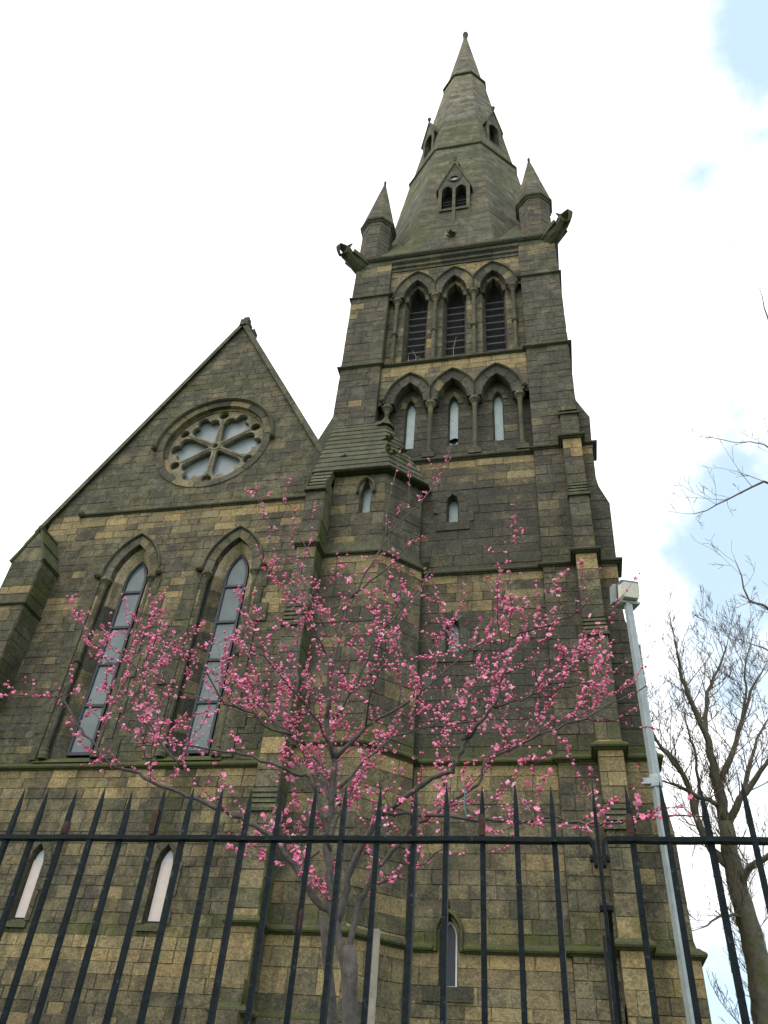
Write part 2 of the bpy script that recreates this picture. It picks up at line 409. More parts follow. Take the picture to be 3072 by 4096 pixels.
def ribs(x0, x1, ytop, ztop, ybot, zbot, n=4, c=(.135, .13, .085, .4), name='weathering'):
    """sloping buttress cap of overlapping slabs: one piece for each slab"""
    bm = MB(); bm.hexa([(x0, ybot+.03, zbot), (x1, ybot+.03, zbot), (x1, ytop+.3, zbot), (x0, ytop+.3, zbot), (x0, ytop+.02, ztop), (x1, ytop+.02, ztop), (x1, ytop+.3, ztop), (x0, ytop+.3, ztop)], c)
    P = part(name, bm)
    for k in range(n):
        za, zb = zbot+(ztop-zbot)*k/n, zbot+(ztop-zbot)*(k+1)/n
        ya, yb = ybot+(ytop-ybot)*k/n, ybot+(ytop-ybot)*(k+1)/n
        f = U(.85, 1.2); m = MB()
        m.hexa([(x0-.012, ya-.03, za), (x1+.012, ya-.03, za), (x1+.012, yb+.15, za), (x0-.012, yb+.15, za), (x0-.012, yb-.005, zb-.008), (x1+.012, yb-.005, zb-.008), (x1+.012, yb+.15, zb-.008), (x0-.012, yb+.15, zb-.008)], (c[0]*f, c[1]*f, c[2]*f, c[3]*U(.6, 1.3)))
        m.build('weathering_slab', STONE, P)
    m = MB(); m.box(x0-.035, x1+.035, ybot-.06, ybot+.1, zbot-.06, zbot-.004, (.10, .098, .07, .3)); m.build('drip_mould', STONE, P)
    return P

# cores: unseen boxes behind the faces
m = MB(); m.box(-5.3, 1.0, 15.0, 20.4, 0, 24.7); part('tower_core', m, c=(.09, .085, .07, .1))  # unseen box added inside the tower to block light and view
m = MB(); m.box(-12.9, -5.1, 14.75, 36, 0, 14.6); part('nave_core', m, c=(.10, .095, .07, .1))
m = MB(); m.box(-12.8, -5.6, 14.62, 14.7, .2, 14.5); part('nave_dark_sheet', m, M['dark'])  # dark sheet behind the windows, interior gloom painted as colour

# ---- nave front
NX = -8.93
gL = lambda z: -8.97-(22.2-z)/1.955
gR = lambda z: -8.97+(22.2-z)/1.835
LC = (-10.06, -7.365); LS, LCC = 12.35, .73
bm = MB(); P = empty_part('nave_wall')
holes = [hole_arch(cx, 7.62, LS, .66, LCC) for cx in LC]
SB = (-9.98, -7.30)
holes += [hole_arch(cx, 4.60, 5.66, .17, .22) for cx in SB]
wall(P, bm, (0, 14.1, 0), v0=3.2, v1=14.5, uL=-12.99, uR=-5.15, zone='nave', holes=holes, course=.20, long=(.28, .66), **FRONT)
wall(P, bm, (0, 14.0, 0), v0=0, v1=3.2, uL=-12.99, uR=-5.15, zone='low', course=.33, **FRONT)
fill(P, bm)
bm = MB(); P = empty_part('gable_wall')
RC = (-8.84, 16.87)
wall(P, bm, (0, 14.1, 0), v0=14.5, v1=22.1, uL=gL, uR=lambda z: min(gR(z), -5.2), zone='gable', holes=[hole_round(RC[0], RC[1], 1.66)], course=.225, long=(.34, .72), **FRONT)
fill(P, bm)
sweep([(-12.04, 14.1), (-5.2, 14.1)], 14.5); sweep([(-12.1, 14.1), (-5.22, 14.1)], 7.52, c=(.09, .085, .05, .8))
def boss(x, y, z, r=.075):
    m = MB(); rr = []
    for i in range(6):
        th = math.pi*i/5
        rr.append([(x+r*math.sin(th)*math.cos(p)*U(.75, 1.2), y+r*math.sin(th)*math.sin(p)*U(.75, 1.2), z+r*math.cos(th)) for p in [2*math.pi*k/8 for k in range(8)]])
    m.rings(rr, True, c=(.085, .082, .055, .4)); return part('carved_boss', m)
boss(-12.08, 14.02, 14.5, .1)
# gable coping
def coping(x0, z0, x1, z1, y0, y1, n, th=.17):
    a, b = Vector((x0, 0, z0)), Vector((x1, 0, z1)); d = (b-a).normalized(); nn = Vector((-d.z, 0, d.x))
    if nn.z < 0: nn = -nn
    for k in range(n):
        p, q = a+(b-a)*(k/n)+d*.006, a+(b-a)*((k+1)/n)-d*.006; pr = []
        for e in (p, q):
            for y, h in ((y0, -.03), (y0, th*.7), (y0+.1, th), (y1, th)):
                pr.append(Vector((e.x, y, e.z))+nn*h)
            pass
        f = U(.85, 1.15); m = MB(); m.hexa(pr[:4]+pr[4:], (.15*f, .142*f, .10*f, .2)); m.poly([pr[0], pr[3], pr[7], pr[4]], (.1, .1, .07, .2)); part('coping_stone', m)
coping(-13.2, 13.93, -8.97, 22.2, 13.98, 14.7, 9, .14); coping(-8.97, 22.2, -5.3, 15.47, 13.98, 14.7, 8, .14)
m = MB(); m.box(-9.09, -8.82, 13.98, 14.35, 22.12, 22.5, (.10, .1, .075, .2)); m.box(-9.04, -8.86, 14.05, 14.25, 22.5, 22.68, (.10, .1, .075, .2)); m.box(-8.95, -8.72, 14.35, 14.62, 21.95, 22.4, (.09, .09, .07, .2)); part('finial_stump', m)
m = MB()
m.poly([(-13.3, 14.6, 13.9), (-8.97, 14.6, 22.05), (-8.97, 36, 22.05), (-13.3, 36, 13.9)]); m.poly([(-4.7, 14.6, 14.6), (-4.7, 36, 14.6), (-8.97, 36, 22.05), (-8.97, 14.6, 22.05)]); m.poly([(-13.3, 36, 13.9), (-4.7, 36, 14.2), (-8.97, 36, 22.05)])
part('nave_roof', m, M['slate'])
# tall lancets
for cx in LC:
    reveal([(cx, LS, .74, LCC, 7.6, 14.11), (cx, LS, .72, LCC, 7.62, 14.24), (cx, LS, .52, LCC, 7.66, 14.24)], 'window_nook', c=(.13, .118, .08, .12))
    arch_ring('arch', cx, LS, .50, .735, LCC, 14.07, 14.26, 4, pal=((.16, .148, .11), OLIVE, BUFF), wts=(5, 2, 2))
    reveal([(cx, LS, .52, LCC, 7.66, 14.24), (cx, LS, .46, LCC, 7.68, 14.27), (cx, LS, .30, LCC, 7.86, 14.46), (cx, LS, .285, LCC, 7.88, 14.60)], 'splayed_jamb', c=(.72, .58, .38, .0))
    for s in (-1, 1):
        z = 7.7; Pj = None
        while z < LS-.02:
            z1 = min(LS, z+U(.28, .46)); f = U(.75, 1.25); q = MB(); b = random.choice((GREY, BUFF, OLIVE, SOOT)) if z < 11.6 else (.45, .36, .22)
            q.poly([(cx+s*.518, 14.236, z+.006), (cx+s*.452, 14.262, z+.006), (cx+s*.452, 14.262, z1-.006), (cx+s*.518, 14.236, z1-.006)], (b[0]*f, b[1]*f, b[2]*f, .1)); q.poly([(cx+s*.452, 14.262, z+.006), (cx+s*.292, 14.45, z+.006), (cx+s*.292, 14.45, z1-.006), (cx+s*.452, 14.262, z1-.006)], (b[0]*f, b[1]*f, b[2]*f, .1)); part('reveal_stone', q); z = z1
    hood(cx, LS, .735, LCC, 14.09)
    boss(cx-.83, 14.0, LS+.02, .085); boss(cx+.83, 14.0, LS+.02, .085)
    for s in (-1, 1): column(cx+s*.615, 14.13, 7.86, LS-.27, .055, ring=10.03, c=(.15, .14, .095, .15))
    # jamb blocks either side of the nook
    for s in (-1, 1):
        z = 7.66; Pj = part('jamb', (lambda q: (q.box(min(cx+s*.745, cx+s*1.0), max(cx+s*.745, cx+s*1.0), 14.09, 14.2, 7.66, LS-.1), q)[1])(MB()))
        while z < LS-.3:
            h = U(.42, .62); z1 = min(LS-.12, z+h); wd = random.choice((.9, .98, 1.12)); f = U(.85, 1.2)
            q = MB(); q.box(min(cx+s*.74, cx+s*wd), max(cx+s*.74, cx+s*wd), 14.055, 14.15, z+.006, z1-.006, (.14*f, .128*f, .085*f, .12)); q.build('jamb_stone', STONE, Pj); z = z1
    win = MB()
    a_out = outline(cx, LS, .285, LCC, 7.9); a_in = outline(cx, LS, .225, LCC, 7.97)
    win.rings([[(x, 14.40, z) for x, z in a_out], [(x, 14.40, z) for x, z in a_in], [(x, 14.47, z) for x, z in a_in]], True)
    win.rings([[(x, 14.47, z) for x, z in a_out], [(x, 14.40, z) for x, z in a_out]], True)
    W = part('lancet_window', win, M['frame'])
    trs = [12.09, 11.08, 10.09, 9.05]
    for z in trs:
        q = MB(); q.box(cx-.24, cx+.24, 14.392, 14.46, z-.032, z+.032); q.build('transom', M['frame'], W)
    zs_ = [7.97]+trs[::-1]
    for k, z in enumerate(zs_):
        z1 = zs_[k+1]-.034 if k < 4 else None; q = MB(); z0 = z+(.034 if k else 0); y = 14.435; t = U(-.006, .006)
        if z1: q.poly([(cx-.235, y+t, z0), (cx+.235, y-t, z0), (cx+.235, y-t*.3, z1), (cx-.235, y+t*.6, z1)])
        else: q.poly(pane_poly(cx, LS, .235, LCC, z0, y))
        q.build('pane', M['glass'], W)
# sills of the tall lancets
for cx in LC:
    m = MB(); m.hexa([(cx-.76, 14.04, 7.6), (cx+.76, 14.04, 7.6), (cx+.76, 14.6, 7.6), (cx-.76, 14.6, 7.6), (cx-.76, 14.16, 7.72), (cx+.76, 14.16, 7.72), (cx+.76, 14.6, 7.93), (cx-.76, 14.6, 7.93)], (.10, .098, .055, .9)); part('window_sill', m)
# small lancets with white boards
for cx in SB:
    reveal([(cx, 5.66, .18, .22, 4.6, 14.09), (cx, 5.66, .125, .22, 4.70, 14.24)], c=(.10, .09, .062, .1))
    arch_ring('arch', cx, 5.66, .165, .33, .22, 14.06, 14.13, 2, pal=(GREY, OLIVE), wts=(3, 2))
    q = MB(); q.rings([[(x, 14.19, z) for x, z in outline(cx, 5.66, .135, .22, 4.68)], [(x, 14.19, z) for x, z in outline(cx, 5.66, .117, .22, 4.71)]], True); W = part('boarded_window', q, M['frame'])
    q = MB(); q.poly(pane_poly(cx, 5.66, .125, .22, 5.6, 14.205)); q.build('pane', M['bpane'], W)
    q = MB(); q.box(cx-.118, cx+.118, 14.18, 14.2, 4.69, 5.70); q.build('board', M['board'], W)
    Pj = part('jamb', (lambda q: (q.box(cx-.36, cx-.17, 14.095, 14.2, 4.62, 5.68), q.box(cx+.17, cx+.36, 14.095, 14.2, 4.62, 5.68), q)[2])(MB()))
    for s in (-1, 1):
        z = 4.62
        while z < 5.6:
            z1 = min(5.68, z+U(.2, .34)); wd = random.choice((.27, .36)); f = U(.85, 1.2); q = MB()
            q.box(min(cx+s*.172, cx+s*wd), max(cx+s*.172, cx+s*wd), 14.06, 14.15, z+.005, z1-.005, (.15*f, .13*f, .085*f, .1)); q.build('jamb_stone', STONE, Pj); z = z1
    m = MB(); m.hexa([(cx-.24, 14.03, 4.5), (cx+.24, 14.03, 4.5), (cx+.24, 14.4, 4.5), (cx-.24, 14.4, 4.5), (cx-.24, 14.06, 4.60), (cx+.24, 14.06, 4.60), (cx+.24, 14.4, 4.72), (cx-.24, 14.4, 4.72)], (.09, .085, .05, .5)); part('window_sill', m)

# ---- rose window
def ring_blocks(cx, cz, r0, r1, y0, y1, n, a0=0, pal=(BUFF, OLIVE, GREY), name='rose_surround'):
    bm = MB(); arc = lambda r, y: [(cx+r*math.cos(2*math.pi*k/48), y, cz+r*math.sin(2*math.pi*k/48)) for k in range(48)]
    bm.rings([arc(r0, y1), arc(r0, y0+.015), arc(r1, y0+.015), arc(r1, y1)], True, c=(.11, .1, .07, .1)); P = part(name, bm)
    for k in range(n):
        b = random.choice(pal); f = U(.85, 1.2); cc = (b[0]*f, b[1]*f, b[2]*f, .12); m = MB(); rr = []
        for j in range(5):
            t = a0+2*math.pi*(k+.02+.96*j/4)/n
            rr.append([(cx+r*math.cos(t), y, cz+r*math.sin(t)) for r, y in ((r0-.01, y1), (r0-.01, y0), (r1, y0-.01), (r1, y1))])
        m.rings(rr, True, True, True, c=cc); m.build('voussoir', STONE, P)
    return P
RP = ring_blocks(RC[0], RC[1], 1.50, 1.70, 14.07, 14.4, 14, .1)
ring_blocks(RC[0], RC[1], 1.42, 1.52, 14.20, 14.5, 12, .25, (BUFF, OCHRE, OLIVE), 'rose_inner_order')
rr = []
for k in range(33):
    t = math.pi*k/32*1.0+.0; rr.append([(RC[0]+(1.685+o)*math.cos(t), y, RC[1]+(1.685+o)*math.sin(t)) for o, y in ((0, 14.1), (0, 14.02), (.04, 13.97), (.09, 13.99), (.11, 14.05), (.11, 14.1))])
m = MB(); m.rings(rr, False, c=(.12, .115, .075, .4)); part('hood_mould', m)
boss(RC[0]-1.76, 14.0, RC[1]-.05, .1); boss(RC[0]+1.76, 14.0, RC[1]-.05, .1)
def tracery(loops, y, depth, name, parent=None, c=(.30, .265, .18, .05)):
    cu = bpy.data.curves.new(name, 'CURVE'); cu.dimensions = '2D'; cu.fill_mode = 'BOTH'; cu.extrude = depth/2; cu.bevel_depth = .012; cu.bevel_resolution = 0
    for lp in loops:
        sp = cu.splines.new('POLY'); sp.points.add(len(lp)-1); sp.use_cyclic_u = True
        for p, (x, z) in zip(sp.points, lp): p.co = (x, z, 0, 1)
    o = bpy.data.objects.new('tmp', cu); col.objects.link(o); dg = bpy.context.evaluated_depsgraph_get()
    me = bpy.data.meshes.new_from_object(o.evaluated_get(dg)); bpy.data.objects.remove(o)
    me.transform(Matrix.Rotation(math.pi/2, 4, 'X')); me.transform(Matrix.Translation((0, y, 0)))
    me.materials.clear(); me.materials.append(STONE)
    at = me.color_attributes.new('Col', 'FLOAT_COLOR', 'CORNER'); at.data.foreach_set('color', list(c)*len(me.loops))
    me.name = name
    return link(name, me, parent or church)
circ = lambda x, z, r, n=20: [(x+r*math.cos(2*math.pi*k/n), z+r*math.sin(2*math.pi*k/n)) for k in range(n)]
loops = [circ(RC[0], RC[1], 1.46, 48), circ(RC[0], RC[1], .09, 14)]
for k in range(6):
    t = math.pi/2+k*math.pi/3; loops.append(circ(RC[0]+1.255*math.cos(t), RC[1]+1.255*math.sin(t), .155, 16))
    t0 = t+math.pi/6; d = .046; pts = []
    circles = [(1.20, 0, .18), (.99, math.radians(15), .18), (.99, -math.radians(15), .18)]
    def far(ph):
        best = .93
        for rc_, pc, rad in circles:
            b = rc_*math.cos(ph-pc); disc = rad*rad-(rc_*math.sin(ph-pc))**2
            if disc > 0: best = max(best, b+math.sqrt(disc))
        return best
    loc = []
    for j in range(41):
        ph = math.radians(-27+54*j/40); r = far(ph); lim = d/math.sin(max(.02, math.pi/6-abs(ph)))
        if r > lim: loc.append((r, ph))
    inner = [(.21, math.radians(12)), (.20, 0), (.21, -math.radians(12))]
    for r, ph in loc+inner: pts.append((RC[0]+r*math.cos(t0+ph), RC[1]+r*math.sin(t0+ph)))
    loops.append(pts)
tracery(loops, 14.31, .13, 'rose_tracery')
hubm = MB(); n = 16
hubm.rings([[(RC[0]+r*math.cos(2*math.pi*k/n), y, RC[1]+r*math.sin(2*math.pi*k/n)) for k in range(n)] for r, y in ((.095, 14.30), (.095, 14.21), (.15, 14.21), (.19, 14.26))], True, c=(.29, .26, .18, .05)); part('rose_hub', hubm)
for k in range(6):
    t = math.pi/2+k*math.pi/3; m = MB(); dx, dz = math.cos(t), math.sin(t)
    q = [];
    for r in (.17, 1.09):
        for o, y in ((-.036, 14.26), (-.015, 14.21), (.015, 14.21), (.036, 14.26)): q.append((RC[0]+r*dx-o*dz, y, RC[1]+r*dz+o*dx))
    m.hexa(q, (.28, .25, .17, .05)); part('rose_spoke', m)
m = MB(); m.poly([(RC[0]+1.46*math.cos(2*math.pi*k/40), 14.42, RC[1]+1.46*math.sin(2*math.pi*k/40)) for k in range(40)]); part('rose_glass', m, M['rglass'])

# ---- left nave buttress with gabled head
bm = MB(); P = empty_part('gabled_buttress')
x0, x1, xm, yf = -12.97, -12.11, -12.54, 13.4
wall(P, bm, (0, yf, 0), v0=0, v1=12.5, uL=x0, uR=x1, zone='buttress', **FRONT)
wall(P, bm, (0, yf, 0), v0=12.5, v1=13.42, uL=lambda z: x0+(z-12.5)/1.0*.43, uR=lambda z: x1-(z-12.5)/1.0*.43, zone='gable', course=.5, long=(.6, .9), **FRONT)
wall(P, bm, (x1, yf, 0), Uv=(0, 1, 0), Nn=(1, 0, 0), v0=0, v1=12.5, uL=0, uR=.7, zone='side')
bm.poly([(x0, yf, 0), (x0, yf, 12.5), (x0, 14.1, 12.5), (x0, 14.1, 0)], (.1, .1, .07, .3))
for s, xe in ((-1, x0), (1, x1)):
    bm.poly([(xm, yf, 13.5), (xm, 14.1, 13.5), (xe, 14.1, 12.5), (xe, yf, 12.5)], (.14, .135, .08, .7))
fill(P, bm)
for s, xe in ((-1, x0), (1, x1)):       # coping slabs of the head, stepped down the slope
    for k in range(2):
        t0, t1 = k/2, (k+1)/2; m = MB()
        a = Vector((xm+(xe-xm)*t0, 0, 13.51-1.01*t0)); b = Vector((xm+(xe-xm)*t1, 0, 13.51-1.01*t1)); nn = Vector((s*1.07, 0, .43)).normalized()
        q = []
        for e, h in ((a, .0), (a, .05), (b, .075), (b, .0)): q.append(e+nn*h)
        m.hexa([Vector((p.x, yf-.05, p.z)) for p in q]+[Vector((p.x, 14.1, p.z)) for p in q], (.135, .132, .075, .75)); m.build('head_slab', STONE, P)
m = MB(); m.tube([(xm, yf-.07, 13.55), (xm, 14.1, 13.55)], .07, 8, (.11, .108, .065, .6)); part('ridge_roll', m)
sweep([(x0, 14.1), (x0, yf), (x1, yf), (x1, 14.1)], 11.25, scale=.8); sweep([(x0, 14.1), (x0, yf), (x1, yf), (x1, 14.1)], 7.52)
sweep([(x1, yf), (x1, 14.1)], 12.5, scale=.5)

# ---- buttress between nave and turret
bm = MB(); P = empty_part('stepped_buttress'); x0, x1 = -5.22, -4.78
for (za, zb, yf) in ((0, 3.2, 12.5), (3.2, 6.15, 12.62), (6.5, 9.8, 12.64), (10.2, 13.4, 12.66)):
    wall(P, bm, (0, yf, 0), v0=za, v1=zb, uL=x0, uR=x1, zone='buttress' if zb > 7 else 'low', course=.33, long=(.25, .5), **FRONT)
    for s, xe in ((1, x1), (-1, x0)):
        if s > 0: wall(P, bm, (xe, yf, 0), Uv=(0, 1, 0), Nn=(1, 0, 0), v0=za, v1=zb+.4, uL=0, uR=1.5, zone='side', course=.36, long=(.5, .9))
        else: bm.poly([(xe, yf, za), (xe, yf, zb+.4), (xe, 14.1, zb+.4), (xe, 14.1, za)], (.11, .1, .07, .2))
fill(P, bm)
ribs(x0, x1, 12.645, 6.5, 12.62, 6.13, 4); ribs(x0, x1, 12.665, 10.2, 12.64, 9.8, 4)
ribs(x0, x1, 12.98, 14.24, 12.62, 13.40, 5)
m = MB(); m.hexa([(x1-.2, 12.66, 13.4), (x1, 12.66, 13.4), (x1, 13.3, 13.4), (x1-.2, 13.3, 13.4), (x1-.2, 13.0, 14.22), (x1, 13.0, 14.22), (x1, 13.3, 14.22), (x1-.2, 13.3, 14.22)], (.12, .118, .07, .7)); part('buttress_flank', m)
sweep([(x0, 14.1), (x0, 12.64), (x1, 12.64), (x1, 13.1)], 11.82)
sweep([(x0, 14.1), (x0, 12.62), (x1, 12.62), (x1, 13.13)], 4.4, c=(.09, .085, .05, .8)); sweep([(x0, 14.1), (x0, 12.58), (x1, 12.58), (x1, 13.1)], 3.22, c=(.12, .11, .065, .8))

# ---- stair turret
bm = MB(); P = empty_part('stair_turret')
c45 = Vector((1, 1, 0)).normalized(); n45 = Vector((1, -1, 0)).normalized()
for za, zb, yf, xc, ln in ((0, 3.2, 13.05, -3.45, 1.18), (3.2, 11.85, 13.13, -3.48, 1.117), (11.85, 14.25, 13.22, -3.5, 1.02)):
    hs = [hole_arch(-3.97, 13.07, 13.78, .13, .16)] if za > 11 else []
    wall(P, bm, (0, yf, 0), v0=za, v1=zb, uL=-4.85, uR=xc, zone='turret' if zb > 4 else 'low', holes=hs, course=.30, **FRONT)
    wall(P, bm, (xc, yf, 0), Uv=c45, Nn=n45, v0=za, v1=zb, uL=0, uR=ln, zone='turret' if zb > 4 else 'low', course=.30)
    e = Vector((xc, yf, 0))+c45*ln
    bm.poly([(e.x, e.y, za), (e.x, 14.15, za), (e.x, 14.15, zb), (e.x, e.y, zb)], (.1, .09, .065, .2))
# sloped offset above the turret string
bm.hexa([(-4.8, 13.12, 11.9), (-3.48, 13.12, 11.9), (-2.69, 13.91, 11.9), (-4.8, 14.1, 11.9), (-4.8, 13.23, 12.3), (-3.51, 13.23, 12.3), (-2.80, 13.93, 12.3), (-4.8, 14.1, 12.3)], (.12, .115, .075, .4))
fill(P, bm)
TP = [(-4.79, 13.13), (-3.48, 13.13), (-2.69, 13.92), (-2.69, 14.1)]
reveal([(-3.97, 13.78, .135, .16, 13.05, 13.21), (-3.97, 13.78, .09, .16, 13.1, 13.42)], c=(.16, .14, .09, 0))
hood(-3.97, 13.80, .16, .16, 13.2, .07, .08, zb=13.66)
m = MB(); m.poly(pane_poly(-3.97, 13.78, .095, .16, 13.08, 13.40)); part('leaded_pane', m, M['leaded'])
# ribbed stone roof of the turret
RF = []
def roof_ring(t, grow=0.):
    z = 14.3+2.75*t; yf = 13.02+1.06*t-grow*.7; xc = -3.42-.49*t+grow*.4; xr = -2.62-1.29*t+grow*.5
    yr = yf+(xr-xc); yr = min(14.2, yr)
    return [(-5.28, 14.5, z), (-5.28-grow, yf, z), (xc, yf, z), (xr, max(yf+.02, min(14.2, yr)), z), (xr, 14.5, z)]
bm = MB(); bm.rings([roof_ring(t/10) for t in range(11)], True, True, True, (.10, .098, .07, .4)); P = part('turret_roof', bm)
for k in range(11):
    t0, t1 = k/11, (k+1)/11; f = U(.85, 1.15); m = MB(); r0, r1 = roof_ring(t0, .035), roof_ring(t1, .008)
    lift = lambda r, d: [(x, y, z+d) for x, y, z in r]
    m.rings([lift(r0, -.02), r0, lift(r1, -.012)], True, True, True, (.115*f, .110*f, .078*f, .4 if 1 < k < 9 else .25)); m.build('roof_course', STONE, P)
m = MB(); m.lathe(-3.9, 14.08, [(.26, 16.7), (.2, 16.85), (.16, 16.87), (.11, 17.0), (.1, 17.02), (.07, 17.1)], 8, c=(.12, .118, .075, .5)); part('turret_roof_cap', m)
sweep([(-5.28, 13.03), (-3.42, 13.03), (-2.66, 13.79), (-2.62, 14.1)], 14.3, scale=.6, c=(.085, .08, .058, .3))
m = MB(); m.hexa([(-5.75, 14.0, 16.35), (-5.3, 14.0, 16.35), (-5.3, 14.5, 16.35), (-5.75, 14.5, 16.35), (-5.38, 14.0, 17.35), (-5.3, 14.0, 17.35), (-5.3, 14.5, 17.35), (-5.38, 14.5, 17.35)], (.1, .1, .075, .3)); m.box(-5.75, -5.3, 14.0, 14.5, 14.8, 16.35, (.1, .1, .07, .2)); part('side_buttress_head', m)

# ---- tower front
BAY = (-3.30, -2.105, -.905); PL, PR = -4.18, -.05
bm = MB(); P = empty_part('tower_wall')
lan = [hole_arch(-2.05, 13.30, 13.92, .145, .14), hole_arch(-2.0, 9.84, 10.42, .145, .14), hole_arch(-2.0, 3.86, 4.6, .15, .16)]
wall(P, bm, (0, 14.1, 0), v0=3.2, v1=7.5, uL=-4.2, uR=PR, zone='low', holes=[lan[2]], **FRONT)
wall(P, bm, (0, 14.02, 0), v0=0, v1=3.2, uL=-4.2, uR=PR, zone='low', **FRONT)
wall(P, bm, (0, 14.1, 0), v0=7.5, v1=15.55, uL=-4.2, uR=PR, zone='tower', holes=lan[:2], long=(.4, .85), **FRONT)
bm.poly([(PL, 14.1, 15.55), (PR, 14.1, 15.55), (PR, 14.42, 15.62), (PL, 14.42, 15.62)], (.1, .1, .07, .4))
al = [hole_arch(x, 16.2, 17.75, .14, .32) for x in BAY]
wall(P, bm, (0, 14.4, 0), v0=15.6, v1=18.8, uL=PL, uR=PR, zone='tower', holes=al, **FRONT)
wall(P, bm, (0, 14.1, 0), v0=17.66, v1=19.35, uL=PL, uR=PR, zone='belfry', holes=[hole_arch(x, 17.6, 17.66, .60, .62) for x in BAY], course=.25, long=(.3, .7), **FRONT)
bm.poly([(PL, 14.1, 19.35), (PR, 14.1, 19.35), (PR, 14.5, 19.5), (PL, 14.5, 19.5)], (.1, .1, .07, .5))
wall(P, bm, (0, 14.28, 0), v0=19.4, v1=23.6, uL=PL, uR=PR, zone='belfry', holes=[hole_arch(x, 19.62, 22.6, .36, .75) for x in BAY], long=(.2, .5), **FRONT)
wall(P, bm, (0, 14.1, 0), v0=22.6, v1=24.3, uL=PL, uR=PR, zone='belfry', holes=[hole_arch(x, 22.5, 22.6, .62, .75) for x in BAY], course=.25, long=(.3, .6), **FRONT)
for xs, s in ((PL, 1), (PR, -1)):     # sides of the piers towards the recessed panel
    bm.poly([(xs, 14.0, 3.2), (xs, 14.45, 3.2), (xs, 14.45, 24.4), (xs, 14.0, 24.4)], (.11, .105, .075, .25))
fill(P, bm)
for nm, xa, xb, zb in (('corner_pier', -5.38, PL, 14.9), ('corner_pier', PR, 1.09, 0)):
    bm = MB(); P = empty_part(nm)
    cuts = [(zb, 4.4, 'low')] if zb == 0 else []
    for za, zz, zo in [(max(zb, 0), 24.75, 'pier')]:
        wall(P, bm, (0, 14.0, 0), v0=za, v1=zz, uL=xa, uR=xb, zone=zo, long=(.28, .62), course=.27, **FRONT)
    if xb > 0: wall(P, bm, (xb, 14.0, 0), Uv=(0, 1, 0), Nn=(1, 0, 0), v0=0, v1=24.75, uL=0, uR=6.4, zone='tside')
    else: wall(P, bm, (xa, 20.4, 0), Uv=(0, -1, 0), Nn=(-1, 0, 0), v0=13, v1=24.75, uL=0, uR=6.4, zone='tside')
    fill(P, bm)
bm = MB(); P = empty_part('tower_back_wall'); bm.poly([(-5.38, 20.4, 0), (-5.38, 20.4, 24.8), (1.09, 20.4, 24.8), (1.09, 20.4, 0)], (.11, .1, .08, .1)); fill(P, bm)
# slit windows of the tower
for i, (cx, zb, zs, a, cc) in enumerate(((-2.05, 13.30, 13.92, .145, .14), (-2.0, 9.84, 10.42, .145, .14))):
    reveal([(cx, zs, .15, cc, zb-.02, 14.09), (cx, zs, .10, cc, zb+.04, 14.30)], c=(.10, .095, .075, .1))
    arch_ring('arch', cx, zs, .145, .31, cc, 14.065, 14.13, 2, pal=(GREY, SOOT), wts=(3, 2))
    Pj = part('jamb', (lambda q: (q.box(cx-.33, cx-.15, 14.095, 14.2, zb-.2, zs), q.box(cx+.15, cx+.33, 14.095, 14.2, zb-.2, zs), q)[2])(MB()))
    for bx0, bx1, z0, z1 in ((-.34, -.15, zb, zb+.3), (.15, .5, zb, zb+.3), (-.46, -.15, zb+.3, zs), (.15, .36, zb+.3, zs), (-.38, .42, zb-.24, zb)):
        q = MB(); f = U(.85, 1.1); q.box(cx+bx0, cx+bx1, 14.06, 14.15, z0+.005, z1-.005, (.105*f, .10*f, .08*f, .05)); q.build('jamb_stone', STONE, Pj)
    m = MB(); m.poly(pane_poly(cx, zs, .105, cc, zb, 14.27)); part('leaded_pane', m, M['leaded'])
cx, zb, zs = -2.0, 3.86, 4.6
reveal([(cx, zs, .16, .16, zb-.02, 14.09), (cx, zs, .11, .16, zb+.02, 14.32)], c=(.09, .083, .06, .1)); hood(cx, zs, .17, .16, 14.1, .08, .10, zb=4.34, colr=(.12, .11, .06, .7))
q = MB(); q.rings([[(x, 14.26, z) for x, z in outline(cx, zs, .12, .16, zb)], [(x, 14.26, z) for x, z in outline(cx, zs, .094, .16, zb+.03)], [(x, 14.3, z) for x, z in outline(cx, zs, .094, .16, zb+.03)]], True); W = part('slit_window', q, M['white'])
q = MB(); q.poly(pane_poly(cx, zs, .1, .16, zb, 14.285)); q.build('pane', M['frame'], W)
m = MB(); m.box(cx-.40, cx+.40, 14.045, 14.2, zb-.21, zb-.01, (.075, .07, .055, .2)); part('window_sill', m)
